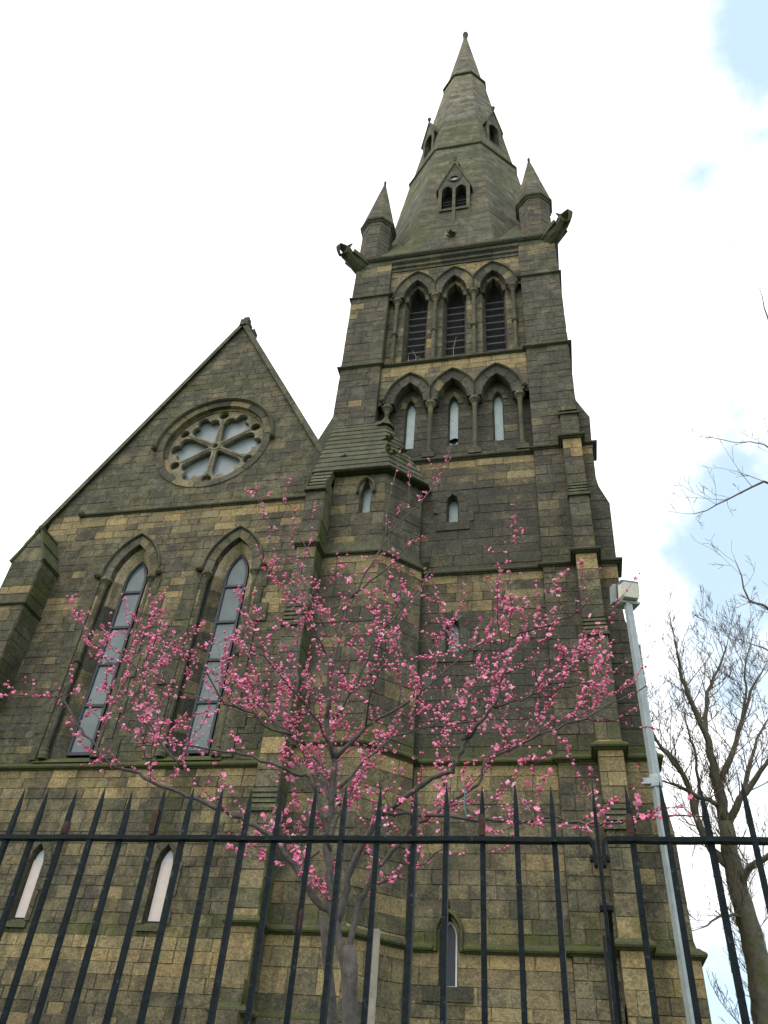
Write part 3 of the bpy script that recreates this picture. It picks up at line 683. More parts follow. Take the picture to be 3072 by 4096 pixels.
# blind arcade
CL = 0
for i, x in enumerate(BAY):
    cl = (max(x-.6, PL), min(x+.6, PR)) if 0 < i < 2 else ((x-.84, x+.598) if i == 0 else (x-.6, x+.82))
    cl = (max(cl[0], PL+.01), min(cl[1], PR-.01))
    arch_ring('arch', x, 17.66, .41, .70, .62, 14.06, 14.40, 3, clamp=cl, pal=(GREY, SOOT, BUFF), wts=(5, 3, 2))
    hood(x, 17.66, .68, .62, 14.08, .07, .10, clamp=cl)
    reveal([(x, 17.75, .145, .32, 16.18, 14.39), (x, 17.75, .105, .32, 16.24, 14.55)], c=(.10, .095, .075, .1))
    arch_ring('arch', x, 17.75, .14, .30, .32, 14.37, 14.42, 2, pal=(GREY, BUFF), wts=(2, 2))
    if i != 1:
        m = MB(); m.poly(pane_poly(x, 17.75, .11, .32, 16.22, 14.52)); part('leaded_pane', m, M['leaded'])
    else:                                                  # broken near the foot
        m = MB(); pp = outline(x, 17.75, .11, .32, 16.22); up = [(px_, 14.52, pz) for px_, pz in pp[1:-1]]
        m.poly([(x-.11, 14.52, 16.50)]+up+[(x+.11, 14.52, 16.52), (x+.03, 14.52, 16.56), (x-.05, 14.52, 16.53)]); m.poly([(x-.11, 14.52, 16.22), (x+.11, 14.52, 16.22), (x+.11, 14.52, 16.40), (x+.02, 14.52, 16.32), (x-.06, 14.52, 16.35), (x-.11, 14.52, 16.39)]); part('broken_leaded_pane', m, M['leaded'])
        m = MB(); m.box(x-.14, x+.14, 14.6, 14.62, 16.2, 16.7); part('void_dark_box', m, M['dark'])  # shade behind the broken pane painted as a dark box
CO = (-3.91, -2.70, -1.505, -.31)
for i, x in enumerate(CO):
    column(x, 14.16, 15.80 if i else 16.9, 17.38, .058, base=bool(i))
    if i: m = MB(); m.box(x-.16, x+.16, 14.04, 14.34, 15.5, 15.66, (.11, .108, .075, .4)); part('column_plinth', m)
    if 0 < i < 3:
        m = MB(); m.rings([[(x+sx*wd, y, z) for sx, y in ((-1, 14.34), (-1, yf), (1, yf), (1, 14.34))] for z, wd, yf in ((17.66, .13, 14.05), (17.85, .16, 14.045), (18.10, .14, 14.05), (18.28, .02, 14.06))], True, True, True, (.105, .1, .078, .15)); part('springer', m)
boss(PL+.13, 14.0, 17.78, .08); boss(PR-.10, 14.0, 17.8, .08)
# belfry stage
for i, x in enumerate(BAY):
    cl = [(PL+.01, x+.598), (x-.598, x+.598), (x-.6, PR-.01)][i]
    arch_ring('arch', x, 22.62, .40, .72, .75, 14.06, 14.28, 4, clamp=cl, pal=(GREY, BUFF, OCHRE, SOOT), wts=(4, 3, 1, 3))
    hood(x, 22.62, .70, .75, 14.08, .06, .09, clamp=cl)
    arch_ring('arch', x, 22.6, .275, .40, .75, 14.25, 14.5, 3, pal=(GREY, SOOT, BUFF), wts=(3, 3, 2))
    reveal([(x, 22.6, .37, .75, 19.56, 14.27), (x, 22.6, .285, .75, 19.62, 14.5), (x, 22.6, .285, .75, 19.62, 14.85)], c=(.13, .118, .085, .1))
    m = MB(); m.box(x-.3, x+.3, 14.94, 14.97, 19.5, 23.4); Lo = part('louvred_opening', m, M['dark'])  # dark box behind the slats paints the belfry's inner shade
    for k in range(9):
        z = 19.72+k*.335
        if z > 22.55: continue
        q = MB(); q.hexa([(x-.29, 14.545, z), (x+.29, 14.545, z), (x+.29, 14.55, z+.05), (x-.29, 14.55, z+.05), (x-.29, 14.84, z+.20), (x+.29, 14.84, z+.20), (x+.29, 14.85, z+.235), (x-.29, 14.85, z+.235)]); q.build('louvre_slat', M['louvre'], Lo)
    q = MB()
    for k in range(11):
        xx = x-.26+k*.052; hw = hole_arch(x, 19.6, 22.6, .285, .75); zt = 19.62
        while zt < 23.25 and hw[3](zt+.05) > abs(xx-x): zt += .05
        q.box(xx-.003, xx+.003, 14.528, 14.534, 19.62, zt)
    q.build('bird_mesh', M['mesh'], Lo)
for i, x in enumerate(CO):
    column(x, 14.16, 19.58, 22.34, .06, ring=20.87, c=(.14, .13, .088, .3))
    if 0 < i < 3: m = MB(); m.rings([[(x+sx*wd, y, z) for sx, y in ((-1, 14.28), (-1, yf), (1, yf), (1, 14.28))] for z, wd, yf in ((22.62, .13, 14.05), (22.9, .15, 14.045), (23.22, .02, 14.06))], True, True, True, (.17, .14, .085, .1)); part('springer', m)
boss(PL+.08, 14.0, 22.85, .08); boss(PR-.06, 14.0, 22.9, .08)
# string courses of the tower
BF = {15.4: 13.68, 11.85: 13.56, 7.5: 13.47, 4.4: 13.45, 3.22: 13.40}; SX = {15.4: 1.36, 11.85: 1.52, 7.5: 1.68, 4.4: 1.84, 3.22: 1.9}
for z in (15.4, 11.85, 7.5, 4.4, 3.22):
    yb = BF[z]; tail = [(PR, 14.1), (PR, 14.0), (.64, 14.0), (.64, yb), (1.08, yb), (1.08, 14.0), (SX[z], 14.0), (SX[z], 14.5), (1.09, 14.5), (1.09, 20.4)]
    cc = (.09, .085, .05, .8) if z < 8 else (.085, .08, .06, .18)
    if z == 15.4: sweep([(-3.35, 14.1)]+tail, z, c=cc)
    elif z == 4.4: sweep(TP+[(-2.25, 14.1)], z, c=cc); sweep([(-1.75, 14.1)]+tail, z, c=cc)
    else: sweep(TP+tail, z, c=cc)
sweep([(-5.38, 16), (-5.38, 14.0), (PL, 14.0), (PL, 14.1), (PR, 14.1), (PR, 14.0), (1.09, 14.0), (1.09, 20.4)], 19.35, c=(.075, .075, .055, .4))
sweep([(-5.38, 16), (-5.38, 14.0), (PL, 14.0), (PL, 14.25)], 22.78, scale=.8, c=(.10, .098, .07, .3)); sweep([(PR, 14.25), (PR, 14.0), (1.09, 14.0), (1.09, 20.4)], 22.78, scale=.8, c=(.10, .098, .07, .3))
# cornice
CP = [(0, -.42), (.03, -.42), (.03, -.30), (.09, -.26), (.09, -.20), (.05, -.16), (.05, -.06), (.13, 0), (.15, .10), (.10, .16), (0, .2)]
for k in range(5):
    xa, xb = PL+(PR-PL)*k/5+.004, PL+(PR-PL)*(k+1)/5-.004; b = random.choice((GREY, BUFF, SOOT, OLIVE)) ; sweep([(xa, 14.08), (xb, 14.08)], 24.52, CP, 'cornice_stone', b+(.1,))
sweep([(-5.38, 20.4), (-5.38, 14.0), (1.09, 14.0), (1.09, 20.4), (-5.38, 20.4)], 24.82, [(0, -.10), (.06, -.08), (.12, -.02), (.13, .05), (.08, .10), (0, .14)], 'cornice_mould', (.08, .08, .06, .3))
m = MB(); m.box(-5.4, 1.11, 13.98, 20.42, 24.74, 24.93, (.10, .1, .075, .4)); part('tower_top', m)

# ---- right front buttress and side buttress of the tower
bm = MB(); P = empty_part('stepped_buttress'); x0, x1 = .645, 1.075
for za, zb, yf in ((0, 3.2, 13.42), (3.2, 6.12, 13.47), (6.5, 9.78, 13.49), (10.18, 13.44, 13.58), (13.88, 16.22, 13.70)):
    wall(P, bm, (0, yf, 0), v0=za, v1=zb, uL=x0, uR=x1, zone='buttress' if zb > 7 else 'low', course=.31, long=(.22, .46), **FRONT)
    for s, xe in ((1, x1), (-1, x0)):
        bm.poly([(xe, yf, za), (xe, yf, zb+.44), (xe, 14.02, zb+.44), (xe, 14.02, za)], (.105, .1, .07, .45))
fill(P, bm)
for zt, zb, yt, yb in ((6.5, 6.12, 13.49, 13.46), (10.18, 9.78, 13.58, 13.49), (13.88, 13.44, 13.70, 13.58), (16.62, 16.22, 13.96, 13.70)): ribs(x0, x1, yt, zt, yb, zb, 4)
bm = MB(); P = empty_part('side_buttress')
prof = [(0, 1.84), (4.4, 1.84), (4.4, 1.78), (6.2, 1.76), (6.75, 1.68), (7.5, 1.66), (9.75, 1.70), (10.4, 1.47), (11.85, 1.50), (13.45, 1.54), (14.1, 1.32), (15.4, 1.34), (16.32, 1.38), (17.06, 1.07)]
def pr(z):
    for (za, xa), (zb, xb) in zip(prof, prof[1:]):
        if za <= z <= zb and zb > za: return xa+(xb-xa)*(z-za)/(zb-za)
    return 1.05
wall(P, bm, (0, 14.0, 0), v0=0, v1=7.5, uL=1.075, uR=pr, zone='low', **FRONT); wall(P, bm, (0, 14.0, 0), v0=7.5, v1=17.06, uL=1.06, uR=pr, zone='tower', **FRONT)
for (za, xa), (zb, xb) in zip(prof, prof[1:]): bm.poly([(xa, 14.0, za), (xa, 14.5, za), (xb, 14.5, zb), (xb, 14.0, zb)], (.1, .098, .07, .4))
bm.poly([(x, 14.5, z) for z, x in prof]+[(1.0, 14.5, 17.06), (1.0, 14.5, 0)], (.1, .095, .07, .3)); fill(P, bm)

# ---- spire
SXC, SYC, SK, SZ = -2.2, 17.3, .1135, 54.2
T8 = math.tan(math.pi/8)
sa = lambda z: (SZ-z)*SK
bm = MB(); P = empty_part('spire')
for k in range(8):
    ang = -math.pi/2+k*math.pi/4; nd = Vector((math.cos(ang), math.sin(ang), 0)); ud = Vector((-nd.y, nd.x, 0))
    Vs = Vector((0, 0, 1))-nd*SK; nn = (nd+Vector((0, 0, SK))).normalized()
    for za, zb, add in ((24.9, 34.45, 0), (34.45, 45.1, -.03), (45.1, 53.0, -.06)):
        O = Vector((SXC, SYC, 0))+nd*(sa(0)+add)
        f = lambda v, add=add: (sa(v)+add)*T8
        hl = [hole_arch(0, 27.9, 29.0, .47, .8)] if k in (0, 2, 6) and za < 30 else ([hole_arch(0, 35.6, 37.2, .29, .2)] if k in (1, 7) and 30 < za < 40 else [])
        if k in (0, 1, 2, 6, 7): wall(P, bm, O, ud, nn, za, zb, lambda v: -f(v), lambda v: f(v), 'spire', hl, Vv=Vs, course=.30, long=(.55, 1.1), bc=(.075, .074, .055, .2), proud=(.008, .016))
        else: bm.poly([O+Vs*za-ud*f(za), O+Vs*za+ud*f(za), O+Vs*zb+ud*f(zb), O+Vs*zb-ud*f(zb)], (.11, .11, .08, .3))
# broach slopes at the corners
for sx in (-1, 1):
    for sy in (-1, 1):
        a0 = sa(24.93); a1 = sa(27.8); px_ = SXC+sx*a0; py_ = SYC+sy*a0
        A = Vector((SXC+sx*a0*T8, SYC+sy*a0, 24.93)); B = Vector((SXC+sx*a0, SYC+sy*a0*T8, 24.93)); C = Vector((px_, py_, 24.93)); D = Vector((SXC+sx*a1*.707, SYC+sy*a1*.707, 27.8))+Vector((sx, sy, 0))*.02
        bm.poly([A, C, D], (.115, .118, .07, .6)); bm.poly([C, B, D], (.115, .118, .07, .6))
fill(P, bm)
for z in (34.45, 45.1):
    a = sa(z); pth = [(SXC+a/math.cos(math.pi/8)*math.cos(-math.pi*5/8+math.pi/4*k), SYC+a/math.cos(math.pi/8)*math.sin(-math.pi*5/8+math.pi/4*k)) for k in range(9)]
    sweep(pth, z, [(-.1, -.12), (.02, -.10), (.08, -.06), (.09, .01), (.05, .05), (-.08, .12)], 'spire_band', (.07, .07, .05, .3))
m = MB(); m.lathe(SXC, SYC, [(.14, 52.85), (.11, 53.1), (.12, 53.2), (.15, 53.32), (.17, 53.5), (.17, 53.66), (.13, 53.74), (.05, 53.8)], 8, math.pi/8, c=(.07, .07, .06, .1)); part('spire_capstone', m)
# gabled lucarnes
def lucarne(face, zb, ze, zg, hw, ybase, lights, cs=(.155, .15, .11, .2)):
    ang = -math.pi/2+face*math.pi/4; nd = Vector((math.cos(ang), math.sin(ang), 0)); ud = Vector((-nd.y, nd.x, 0)); o = Vector((SXC, SYC, 0))
    P3 = lambda u, d, z: o+ud*u+nd*d+Vector((0, 0, z))
    df = ybase
    bm = MB()
    # front wall with openings made of strips
    zs = ze-.30 if len(lights) > 1 else ze-.40
    la = .2 if len(lights) > 1 else .27
    xs = [-hw]; 
    for l in lights: xs += [l-la, l+la]
    xs.append(hw); zo = zb+(1.6 if len(lights) > 1 else .35)
    for i in range(0, len(xs), 2): bm.hexa([P3(xs[i], df, zo), P3(xs[i+1], df, zo), P3(xs[i+1], df-.25, zo), P3(xs[i], df-.25, zo), P3(xs[i], df, zs), P3(xs[i+1], df, zs), P3(xs[i+1], df-.25, zs), P3(xs[i], df-.25, zs)], cs)
    bm.hexa([P3(-hw, df, zb), P3(hw, df, zb), P3(hw, df-.5, zb), P3(-hw, df-.5, zb), P3(-hw, df, zo), P3(hw, df, zo), P3(hw, df-.5, zo), P3(-hw, df-.5, zo)], (.14, .135, .085, .3))
    # head: gable plate pierced by the pointed tops
    n = 8; cc = la*.7
    prev = -hw
    for l in lights:
        pts = outline(l, zs, la, cc, n=n)
        bm.poly([P3(prev, df, zs), P3(l-la, df, zs)]+[P3(x, df, z) for x, z in pts[1:n+1]]+[P3(l, df, ze), P3(prev, df, ze)], cs)
        nxt = hw if l == lights[-1] else (l+lights[1])/2
        bm.poly([P3(l, df, ze)]+[P3(x, df, z) for x, z in pts[n:]]+[P3(nxt, df, zs), P3(nxt, df, ze)], cs); prev = nxt
        rr = [[P3(x, d, z) for x, z in outline(l, zs, la, cc, zo)] for d in (df, df-.37)]; bm.rings(rr, True, c=(.10, .1, .07, .1))
    bm.poly([P3(-hw, df, ze), P3(hw, df, ze), P3(0, df, zg)], cs)
    for s in (-1, 1): bm.poly([P3(s*hw, df, zb), P3(s*hw, df-2.2, zb), P3(s*hw, df-2.2, ze), P3(s*hw, df, ze)], (.13, .128, .09, .3))
    L_ = part('lucarne', bm)
    for s in (-1, 1):
        q = MB(); e = .14; t = .12; sl = (zg-ze)/hw
        a = (0, zg+.13); b = (s*(hw+.09), ze-.09*sl+.13)
        q.hexa([P3(a[0], df+.05, a[1]-t*1.7), P3(b[0], df+.05, b[1]-t*1.7), P3(b[0], df+.05, b[1]), P3(a[0], df+.05, a[1]), P3(a[0], df-2.0, a[1]-t*1.7), P3(b[0], df-2.0, b[1]-t*1.7), P3(b[0], df-2.0, b[1]), P3(a[0], df-2.0, a[1])], (.145, .14, .095, .3)); q.build('gable_coping', STONE, L_)
    for l in lights:
        q = MB(); q.poly([P3(x, df-.36, z) for x, z in outline(l, zs, la*1.05, cc, zo)]); V_ = q.build('opening', M['dark'], L_)  # darkness within the light painted on a flat face
        for k in range(4 if len(lights) > 1 else 0):
            z = zo+.05+k*.21; q = MB(); q.hexa([P3(l-la*.97, df-.10, z), P3(l+la*.97, df-.10, z), P3(l+la*.97, df-.11, z+.03), P3(l-la*.97, df-.11, z+.03), P3(l-la*.97, df-.21, z+.12), P3(l+la*.97, df-.21, z+.12), P3(l+la*.97, df-.21, z+.15), P3(l-la*.97, df-.21, z+.15)]); q.build('louvre_slat', M['louvre'], L_)
    if len(lights) > 1:
        q = MB(); q.hexa([P3(-.52, df+.06, zo-.16), P3(.52, df+.06, zo-.16), P3(.52, df-.1, zo-.16), P3(-.52, df-.1, zo-.16), P3(-.52, df+.06, zo-.05), P3(.52, df+.06, zo-.05), P3(.52, df-.1, zo+.02), P3(-.52, df-.1, zo+.02)], (.16, .155, .10, .3)); q.build('sill', STONE, L_)
        q = MB(); q.hexa([P3(-.06, df+.07, zb), P3(.06, df+.07, zb), P3(.06, df-.05, zb), P3(-.06, df-.05, zb), P3(-.05, df+.04, zs+.1), P3(.05, df+.04, zs+.1), P3(.05, df-.05, zs+.1), P3(-.05, df-.05, zs+.1)], (.16, .15, .10, .25)); q.build('mullion', STONE, L_)
        rr = []
        for k in range(21):
            t = 2*math.pi*k/20; rr.append([P3(r*math.cos(t), d, ze+.50+r*math.sin(t)) for r, d in ((.15, df-.04), (.15, df+.05), (.22, df+.05), (.24, df))])
        q = MB(); q.rings(rr, False, c=(.13, .125, .09, .15)); q.build('oculus_ring', STONE, L_)
        q = MB(); q.poly([P3(.155*math.cos(2*math.pi*k/16), df+.005, ze+.50+.155*math.sin(2*math.pi*k/16)) for k in range(16)]); q.build('oculus', M['frame'], L_)
    q = MB(); q.lathe(*P3(0, df+.02, 0).xy, [(.05, zg+.12), (.07, zg+.25), (.1, zg+.36), (.05, zg+.46)], 6, c=(.09, .09, .07, .2)); q.build('finial', STONE, L_)
    return L_
lucarne(0, 26.35, 29.6, 31.35, .58, 3.06, (-.25, .25))
for fc in (1, 7): lucarne(fc, 35.5, 37.6, 39.0, .42, 2.08, (0,))
lucarne(2, 26.35, 29.6, 31.3, .60, 3.06, (-.245, .245)); lucarne(6, 26.35, 29.6, 31.3, .60, 3.06, (-.245, .245))
m = MB(); m.box(-2.31, -2.22, 14.55, 14.80, 31.75, 31.9); m.box(-2.13, -2.04, 14.55, 14.80, 31.75, 31.9); part('putlog_holes', m, M['dark'])  # solid near-black boxes: the shade of the holes put into colour

# ---- corner pinnacles
for cx, cy in ((-5.0, 14.58), (.58, 14.58), (-5.0, 19.8), (.58, 19.8)):
    bm = MB(); r = .50; P = empty_part('pinnacle')
    for k in range(8):
        a0 = math.pi/8+k*math.pi/4; a1 = a0+math.pi/4; rr_ = r/math.cos(math.pi/8)
        A = Vector((cx+rr_*math.cos(a0), cy+rr_*math.sin(a0), 0)); B = Vector((cx+rr_*math.cos(a1), cy+rr_*math.sin(a1), 0)); ud = (B-A).normalized(); nn = Vector((ud.y, -ud.x, 0))
        if cy < 15 and nn.y < .2: wall(P, bm, A, ud, nn, 24.9, 27.62, 0, (B-A).length, 'pier', course=.31, long=(.25, .5))
        else: bm.poly([A+Vector((0, 0, 24.9)), B+Vector((0, 0, 24.9)), B+Vector((0, 0, 27.62)), A+Vector((0, 0, 27.62))], (.12, .115, .085, .2))
        tip = Vector((cx, cy, 0)); zt, zb = 31.35, 27.70; rb = .6/math.cos(math.pi/8)
        A2 = Vector((cx+rb*math.cos(a0), cy+rb*math.sin(a0), zb)); B2 = Vector((cx+rb*math.cos(a1), cy+rb*math.sin(a1), zb))
        if cy < 15 and nn.y < .2:
            mid = (A2+B2)/2; Vs = (Vector((cx, cy, zt))-mid)/(zt-zb); n2 = (nn+Vector((0, 0, .2))).normalized(); h = (B2-A2).length/2
            wall(P, bm, mid-Vs*zb, ud, n2, zb, zt-.12, lambda v: -h*(zt-v)/(zt-zb), lambda v: h*(zt-v)/(zt-zb), 'gable', Vv=Vs, course=.32, long=(.4, .6), proud=(.006, .014))
        else: bm.poly([A2, B2, Vector((cx, cy, zt))], (.13, .125, .09, .2))
    fill(P, bm)
    pth = [(cx+.52/math.cos(math.pi/8)*math.cos(math.pi/8+math.pi/4*k), cy+.52/math.cos(math.pi/8)*math.sin(math.pi/8+math.pi/4*k)) for k in range(9)]
    sweep(pth, 27.66, [(-.05, -.16), (.02, -.15), (.05, -.08), (.10, -.05), (.11, .03), (0, .09)], 'pinnacle_mould', (.11, .105, .075, .2), parent=P)
    m = MB(); m.lathe(cx, cy, [(.05, 31.2), (.055, 31.38), (.03, 31.46)], 8, c=(.1, .1, .08, .1)); m.build('pinnacle_tip', STONE, P)

# ---- gargoyles
def gargoyle(x, y, sx):
    d = Vector((sx, -1, 0)).normalized()*.82; s = Vector((-d.y, d.x, 0))*1.6; o = Vector((x, y, 24.66)); m = MB(); c = (.085, .088, .06, .45)
    prof = [(-.35, .0, .16, .26), (-.05, .02, .19, .32), (.22, .10, .17, .30), (.42, .22, .16, .27), (.56, .32, .17, .27), (.68, .36, .17, .26)]
    rr = []
    for t, h, wd, ht in prof: rr.append([o+d*t+s*(wd*math.cos(a)*U(.9, 1.1))+Vector((0, 0, h+ht*math.sin(a)*U(.9, 1.1))) for a in [2*math.pi*k/10 for k in range(10)]])
    m.rings(rr, True, True, True, c)
    for (t0, h0, t1, h1, w0, th) in ((.62, .46, .98, .52, .14, .08), (.60, .22, .86, .0, .10, .06)):         # upper and lower jaw, mouth open between them
        rr = []
        for k in range(5):
            f = k/4; cen = o+d*(t0+(t1-t0)*f)+Vector((0, 0, h0+(h1-h0)*f+.03*math.sin(f*3.1))); wd = w0*(1-.45*f); tt = th*(1-.4*f)
            rr.append([cen+s*(wd*math.cos(a))+Vector((0, 0, tt*math.sin(a))) for a in [2*math.pi*j/8 for j in range(8)]])
        m.rings(rr, True, True, True, c)
    m.tube([o+d*.95+Vector((0, 0, .5)), o+d*1.0+Vector((0, 0, .36)), o+d*.96+Vector((0, 0, .2)), o+d*.86+Vector((0, 0, .02))], [.06, .07, .06, .05], 7, c)
    for k in (-1, 1):
        m.tube([o+d*.62+s*(.12*k)+Vector((0, 0, .5)), o+d*.52+s*(.17*k)+Vector((0, 0, .68))], [.06, .02], 6, c)
        m.hexa([o+d*-.3+s*(.17*k)+Vector((0, 0, .0)), o+d*.45+s*(.17*k)+Vector((0, 0, .18)), o+d*.45+s*(.22*k)+Vector((0, 0, .18)), o+d*-.3+s*(.22*k)+Vector((0, 0, .0)),
                o+d*-.45+s*(.15*k)+Vector((0, 0, .25)), o+d*.40+s*(.15*k)+Vector((0, 0, .42)), o+d*.40+s*(.2*k)+Vector((0, 0, .42)), o+d*-.45+s*(.2*k)+Vector((0, 0, .25))], c)
    return part('gargoyle', m)
gargoyle(-5.36, 13.98, -1); gargoyle(1.07, 13.98, 1)

# ---- stones: the 300 that show largest are objects of their own, the rest one part
def shown(S):
    v = S[0][4:]; q = [proj(p) for p in v]
    if any(t is None for t in q): return 0
    cx = sum(t[0] for t in q)/4; cy = sum(t[1] for t in q)/4
    if not (0 < cx < 3072 and 0 < cy < 4096): return 0
    n = (v[1]-v[0]).cross(v[3]-v[0])
    if n.dot(CAM-S[3]) <= 0: return 0
    return abs(sum(q[i][0]*q[(i+1) % 4][1]-q[(i+1) % 4][0]*q[i][1] for i in range(4)))/2
SF = ((4, 5, 6, 7), (0, 1, 5, 4), (1, 2, 6, 5), (2, 3, 7, 6), (3, 0, 4, 7))
order = sorted(range(len(STONES)), key=lambda i: -shown(STONES[i])); own = set(order[:300]); rest = MB()
for i, (v, c, P, cen) in enumerate(STONES):
    t = rest if i not in own else MB(); b = len(t.v); t.v += [tuple(p) for p in v]
    for f in SF: t.f.append(tuple(b+k for k in f)); t.c.append(c)
    if i in own: t.build('stone', STONE, P)
o = part('stones', rest); o['kind'] = 'stuff'
print('stones', len(STONES))

# ------------------------------------------------------------------ plants rooted in the masonry
def tuft(p, r, n, label, name='fern_tuft', mat='fern', cat='fern', group=None, up=.8):
    m = MB(); p = Vector(p)
    for k in range(n):
        a = U(0, 6.28); d = Vector((math.cos(a), math.sin(a)-.25, U(.1, up)*2)).normalized(); l = r*U(.5, 1.1); s = d.cross(Vector((0, 0, 1))).normalized()*(l*.13)
        e = p+d*l; mid = p+d*l*.55+Vector((0, 0, l*.1)); e = e-Vector((0, 0, l*.22))
        m.poly([p-s*.3, p+s*.3, mid+s, mid-s]); m.poly([mid-s, mid+s, e])
    o = m.build(name, M[mat]); tag(o, label, cat, group); return o
tuft((-2.25, 14.05, 25.75), .3, 40, 'dark fern growing on the spire foot below the twin-light lucarne')
for (x, y, z, r, lb) in ((-3.62, 13.56, 15.72, .22, 'largest moss tuft, highest on the corner ridge of the turret roof'), (-3.60, 13.42, 15.3, .15, 'moss tuft below the largest one on the turret roof ridge'), (-3.25, 13.55, 15.2, .2, 'broad moss tuft on the canted turret roof slope beside the tower'), (-3.40, 13.22, 14.85, .17, 'lowest moss tuft on the turret roof ridge, just above the eave'), (-4.65, 13.3, 14.98, .12, 'small lone moss tuft on the turret roof slope towards the rose window gable'), (-3.55, 13.30, 15.05, .14, 'small moss tuft between two others on the turret roof ridge')):
    tuft((x, y, z), r, 26, lb, 'moss_tuft', 'moss', 'moss', 'moss tufts on the turret roof')
for (x, h) in ((-3.45, .4), (-3.25, .6), (-3.08, .3), (-2.12, 1.0)):
    m = MB(); p = Vector((x, 14.3, 19.55)); m.tube([p, p+Vector((U(-.05, .05), -.03, h*.5)), p+Vector((U(-.12, .12), -.06, h))], [.012, .01, .005], 5)
    lab = 'tall dead stalk standing in front of the middle louvred belfry opening' if h == 1.0 else {.4: 'dead weed stalk of middling height in the belfry opening nearest the gable', .6: 'tallest of three dead weed stalks in the belfry opening nearest the gable', .3: 'shortest of three dead weed stalks in the belfry opening nearest the gable'}[h]
    tag(m.build('weed_stalk', M['stalk']), lab, 'weed', None if h == 1.0 else 'dead weeds on the belfry sill')
tuft((-2.62, 13.98, 11.98), .16, 18, 'small fern where the stair turret string meets the tower wall')

# ------------------------------------------------------------------ railing
FY = 2.7
fence = thing('iron_railing', (0, FY, .14), 'dark green iron railing with spear-topped bars and one flat top rail', 'railing')
def bar_mesh(kind):
    m = MB(); h = .0087
    def ring(z, sx, sy, dx=0): return [(dx+x*sx, y*sy, z) for x, y in ((-1, -1), (1, -1), (1, 1), (-1, 1))]
    if kind == 0: m.rings([ring(.1, h, h), ring(2.43, h, h), ring(2.45, h*.95, h), ring(2.55, h*1.0, h*.8), ring(2.60, h*.7, h*.5), ring(2.648, .001, .001)], True, True, True)
    else: m.rings([ring(.1, h, h), ring(2.43, h, h), ring(2.46, h*.95, h), ring(2.50, h*1.1, h, .002), ring(2.56, h*1.0, h*.7, .001), ring(2.645, .001, .001, -.002)], True, True, True)
    me = bpy.data.meshes.new('bar'); me.from_pydata(m.v, [], m.f); me.materials.append(M['iron']); return me
BARS = [bar_mesh(0), bar_mesh(1)]
k = 0
for i in range(-46, 30):
    x = -.034+.1202*i
    if abs(x-.095) < .03: continue
    o = link('bar', BARS[1 if i % 5 == 2 else 0], fence); bx_ = x+U(-.003, .003); o.location = (bx_, FY+U(-.002, .002), U(-.012, .008)); o.rotation_euler = (U(-.003, .003), U(-.003, .003), U(-.2, .2))
    if i in (-7, 2, -12, 8, -2) or R() < .03:
        q = MB(); z0 = 2.473 if R() < .75 else U(2.0, 2.3); hh = .0098; z1 = z0+U(.03, .09)
        q.rings([[(bx_+sx*hh*k_, FY+sy*hh*k_, z) for sx, sy in ((-1, -1), (1, -1), (1, 1), (-1, 1))] for z, k_ in ((z0, .95), (z0+.012, 1.1), (z1-.02, 1.12), (z1, .9))], True); q.build('rust_patch', M['rust'], fence)
def rail(x0, x1, z, turn=0):
    m = MB(); n = 40; rr = []
    path = [Vector((x0+(x1-x0)*k/n, FY, z+.0012*math.sin(k*1.9))) for k in range(n+1)]
    for k, p in enumerate(path): rr.append([p+Vector((0, dy, dz)) for dy, dz in ((-.017, -.0075), (.017, -.0075), (.017, .0075), (-.017, .0075))])
    m.rings(rr, True, True, True); return m.build('rail', M['iron'], fence)
rail(-5.6, .072, 2.46); rail(.128, 3.5, 2.462); rail(-5.6, .072, .25); rail(.128, 3.5, .25)
m = MB(); m.box(.094, .104, FY-.02, FY+.02, 0, 2.56); m.hexa([(.093, FY-.02, 2.56), (.105, FY-.02, 2.56), (.105, FY+.02, 2.56), (.093, FY+.02, 2.56), (.098, FY-.006, 2.65), (.1, FY-.006, 2.65), (.1, FY+.006, 2.65), (.098, FY+.006, 2.65)]); post = m.build('post', M['iron'], fence)
for s, xa in ((-1, .072), (1, .128)):          # rail ends turned down and bolted to the post
    m = MB(); xi = .099+s*.0075
    m.rings([[Vector((x, FY+dy, z))+Vector((ox*0, 0, 0)) for dy in (-.018, .018)] + [Vector((x2, FY+dy, z2)) for dy in (.018, -.018)] for ox, x, z, x2, z2 in ((0, xa, 2.4685, xa, 2.4515), (0, xi+s*.016, 2.466, xi+s*.018, 2.448), (0, xi+s*.003, 2.452, xi+s*.013, 2.44), (0, xi, 2.38, xi+s*.011, 2.38))], True, True, True); m.build('rail_end', M['iron'], fence)
    m = MB(); m.tube([(xi, FY-.0, 2.405), (xi+s*.024, FY, 2.405)], .012, 6); m.build('bolt', M['black'], fence)
m = MB(); m.rings([[(x, y, z) for x in (.107, .119) for y in ((y0, y0+.05) if x < .11 else (y0+.05, y0))] for y0, z in ((2.70, 2.265), (2.74, 2.2), (3.45, .1))], True, True, True); m.build('stay', M['black'], fence)
m = MB(); m.tube([(.083, FY, 2.262), (.124, FY, 2.262)], .014, 6); m.build('bolt', M['black'], fence)
m = MB(); m.box(.084, .092, FY+.01, FY+.03, .14, 2.185); m.build('back_strap', M['black'], fence)

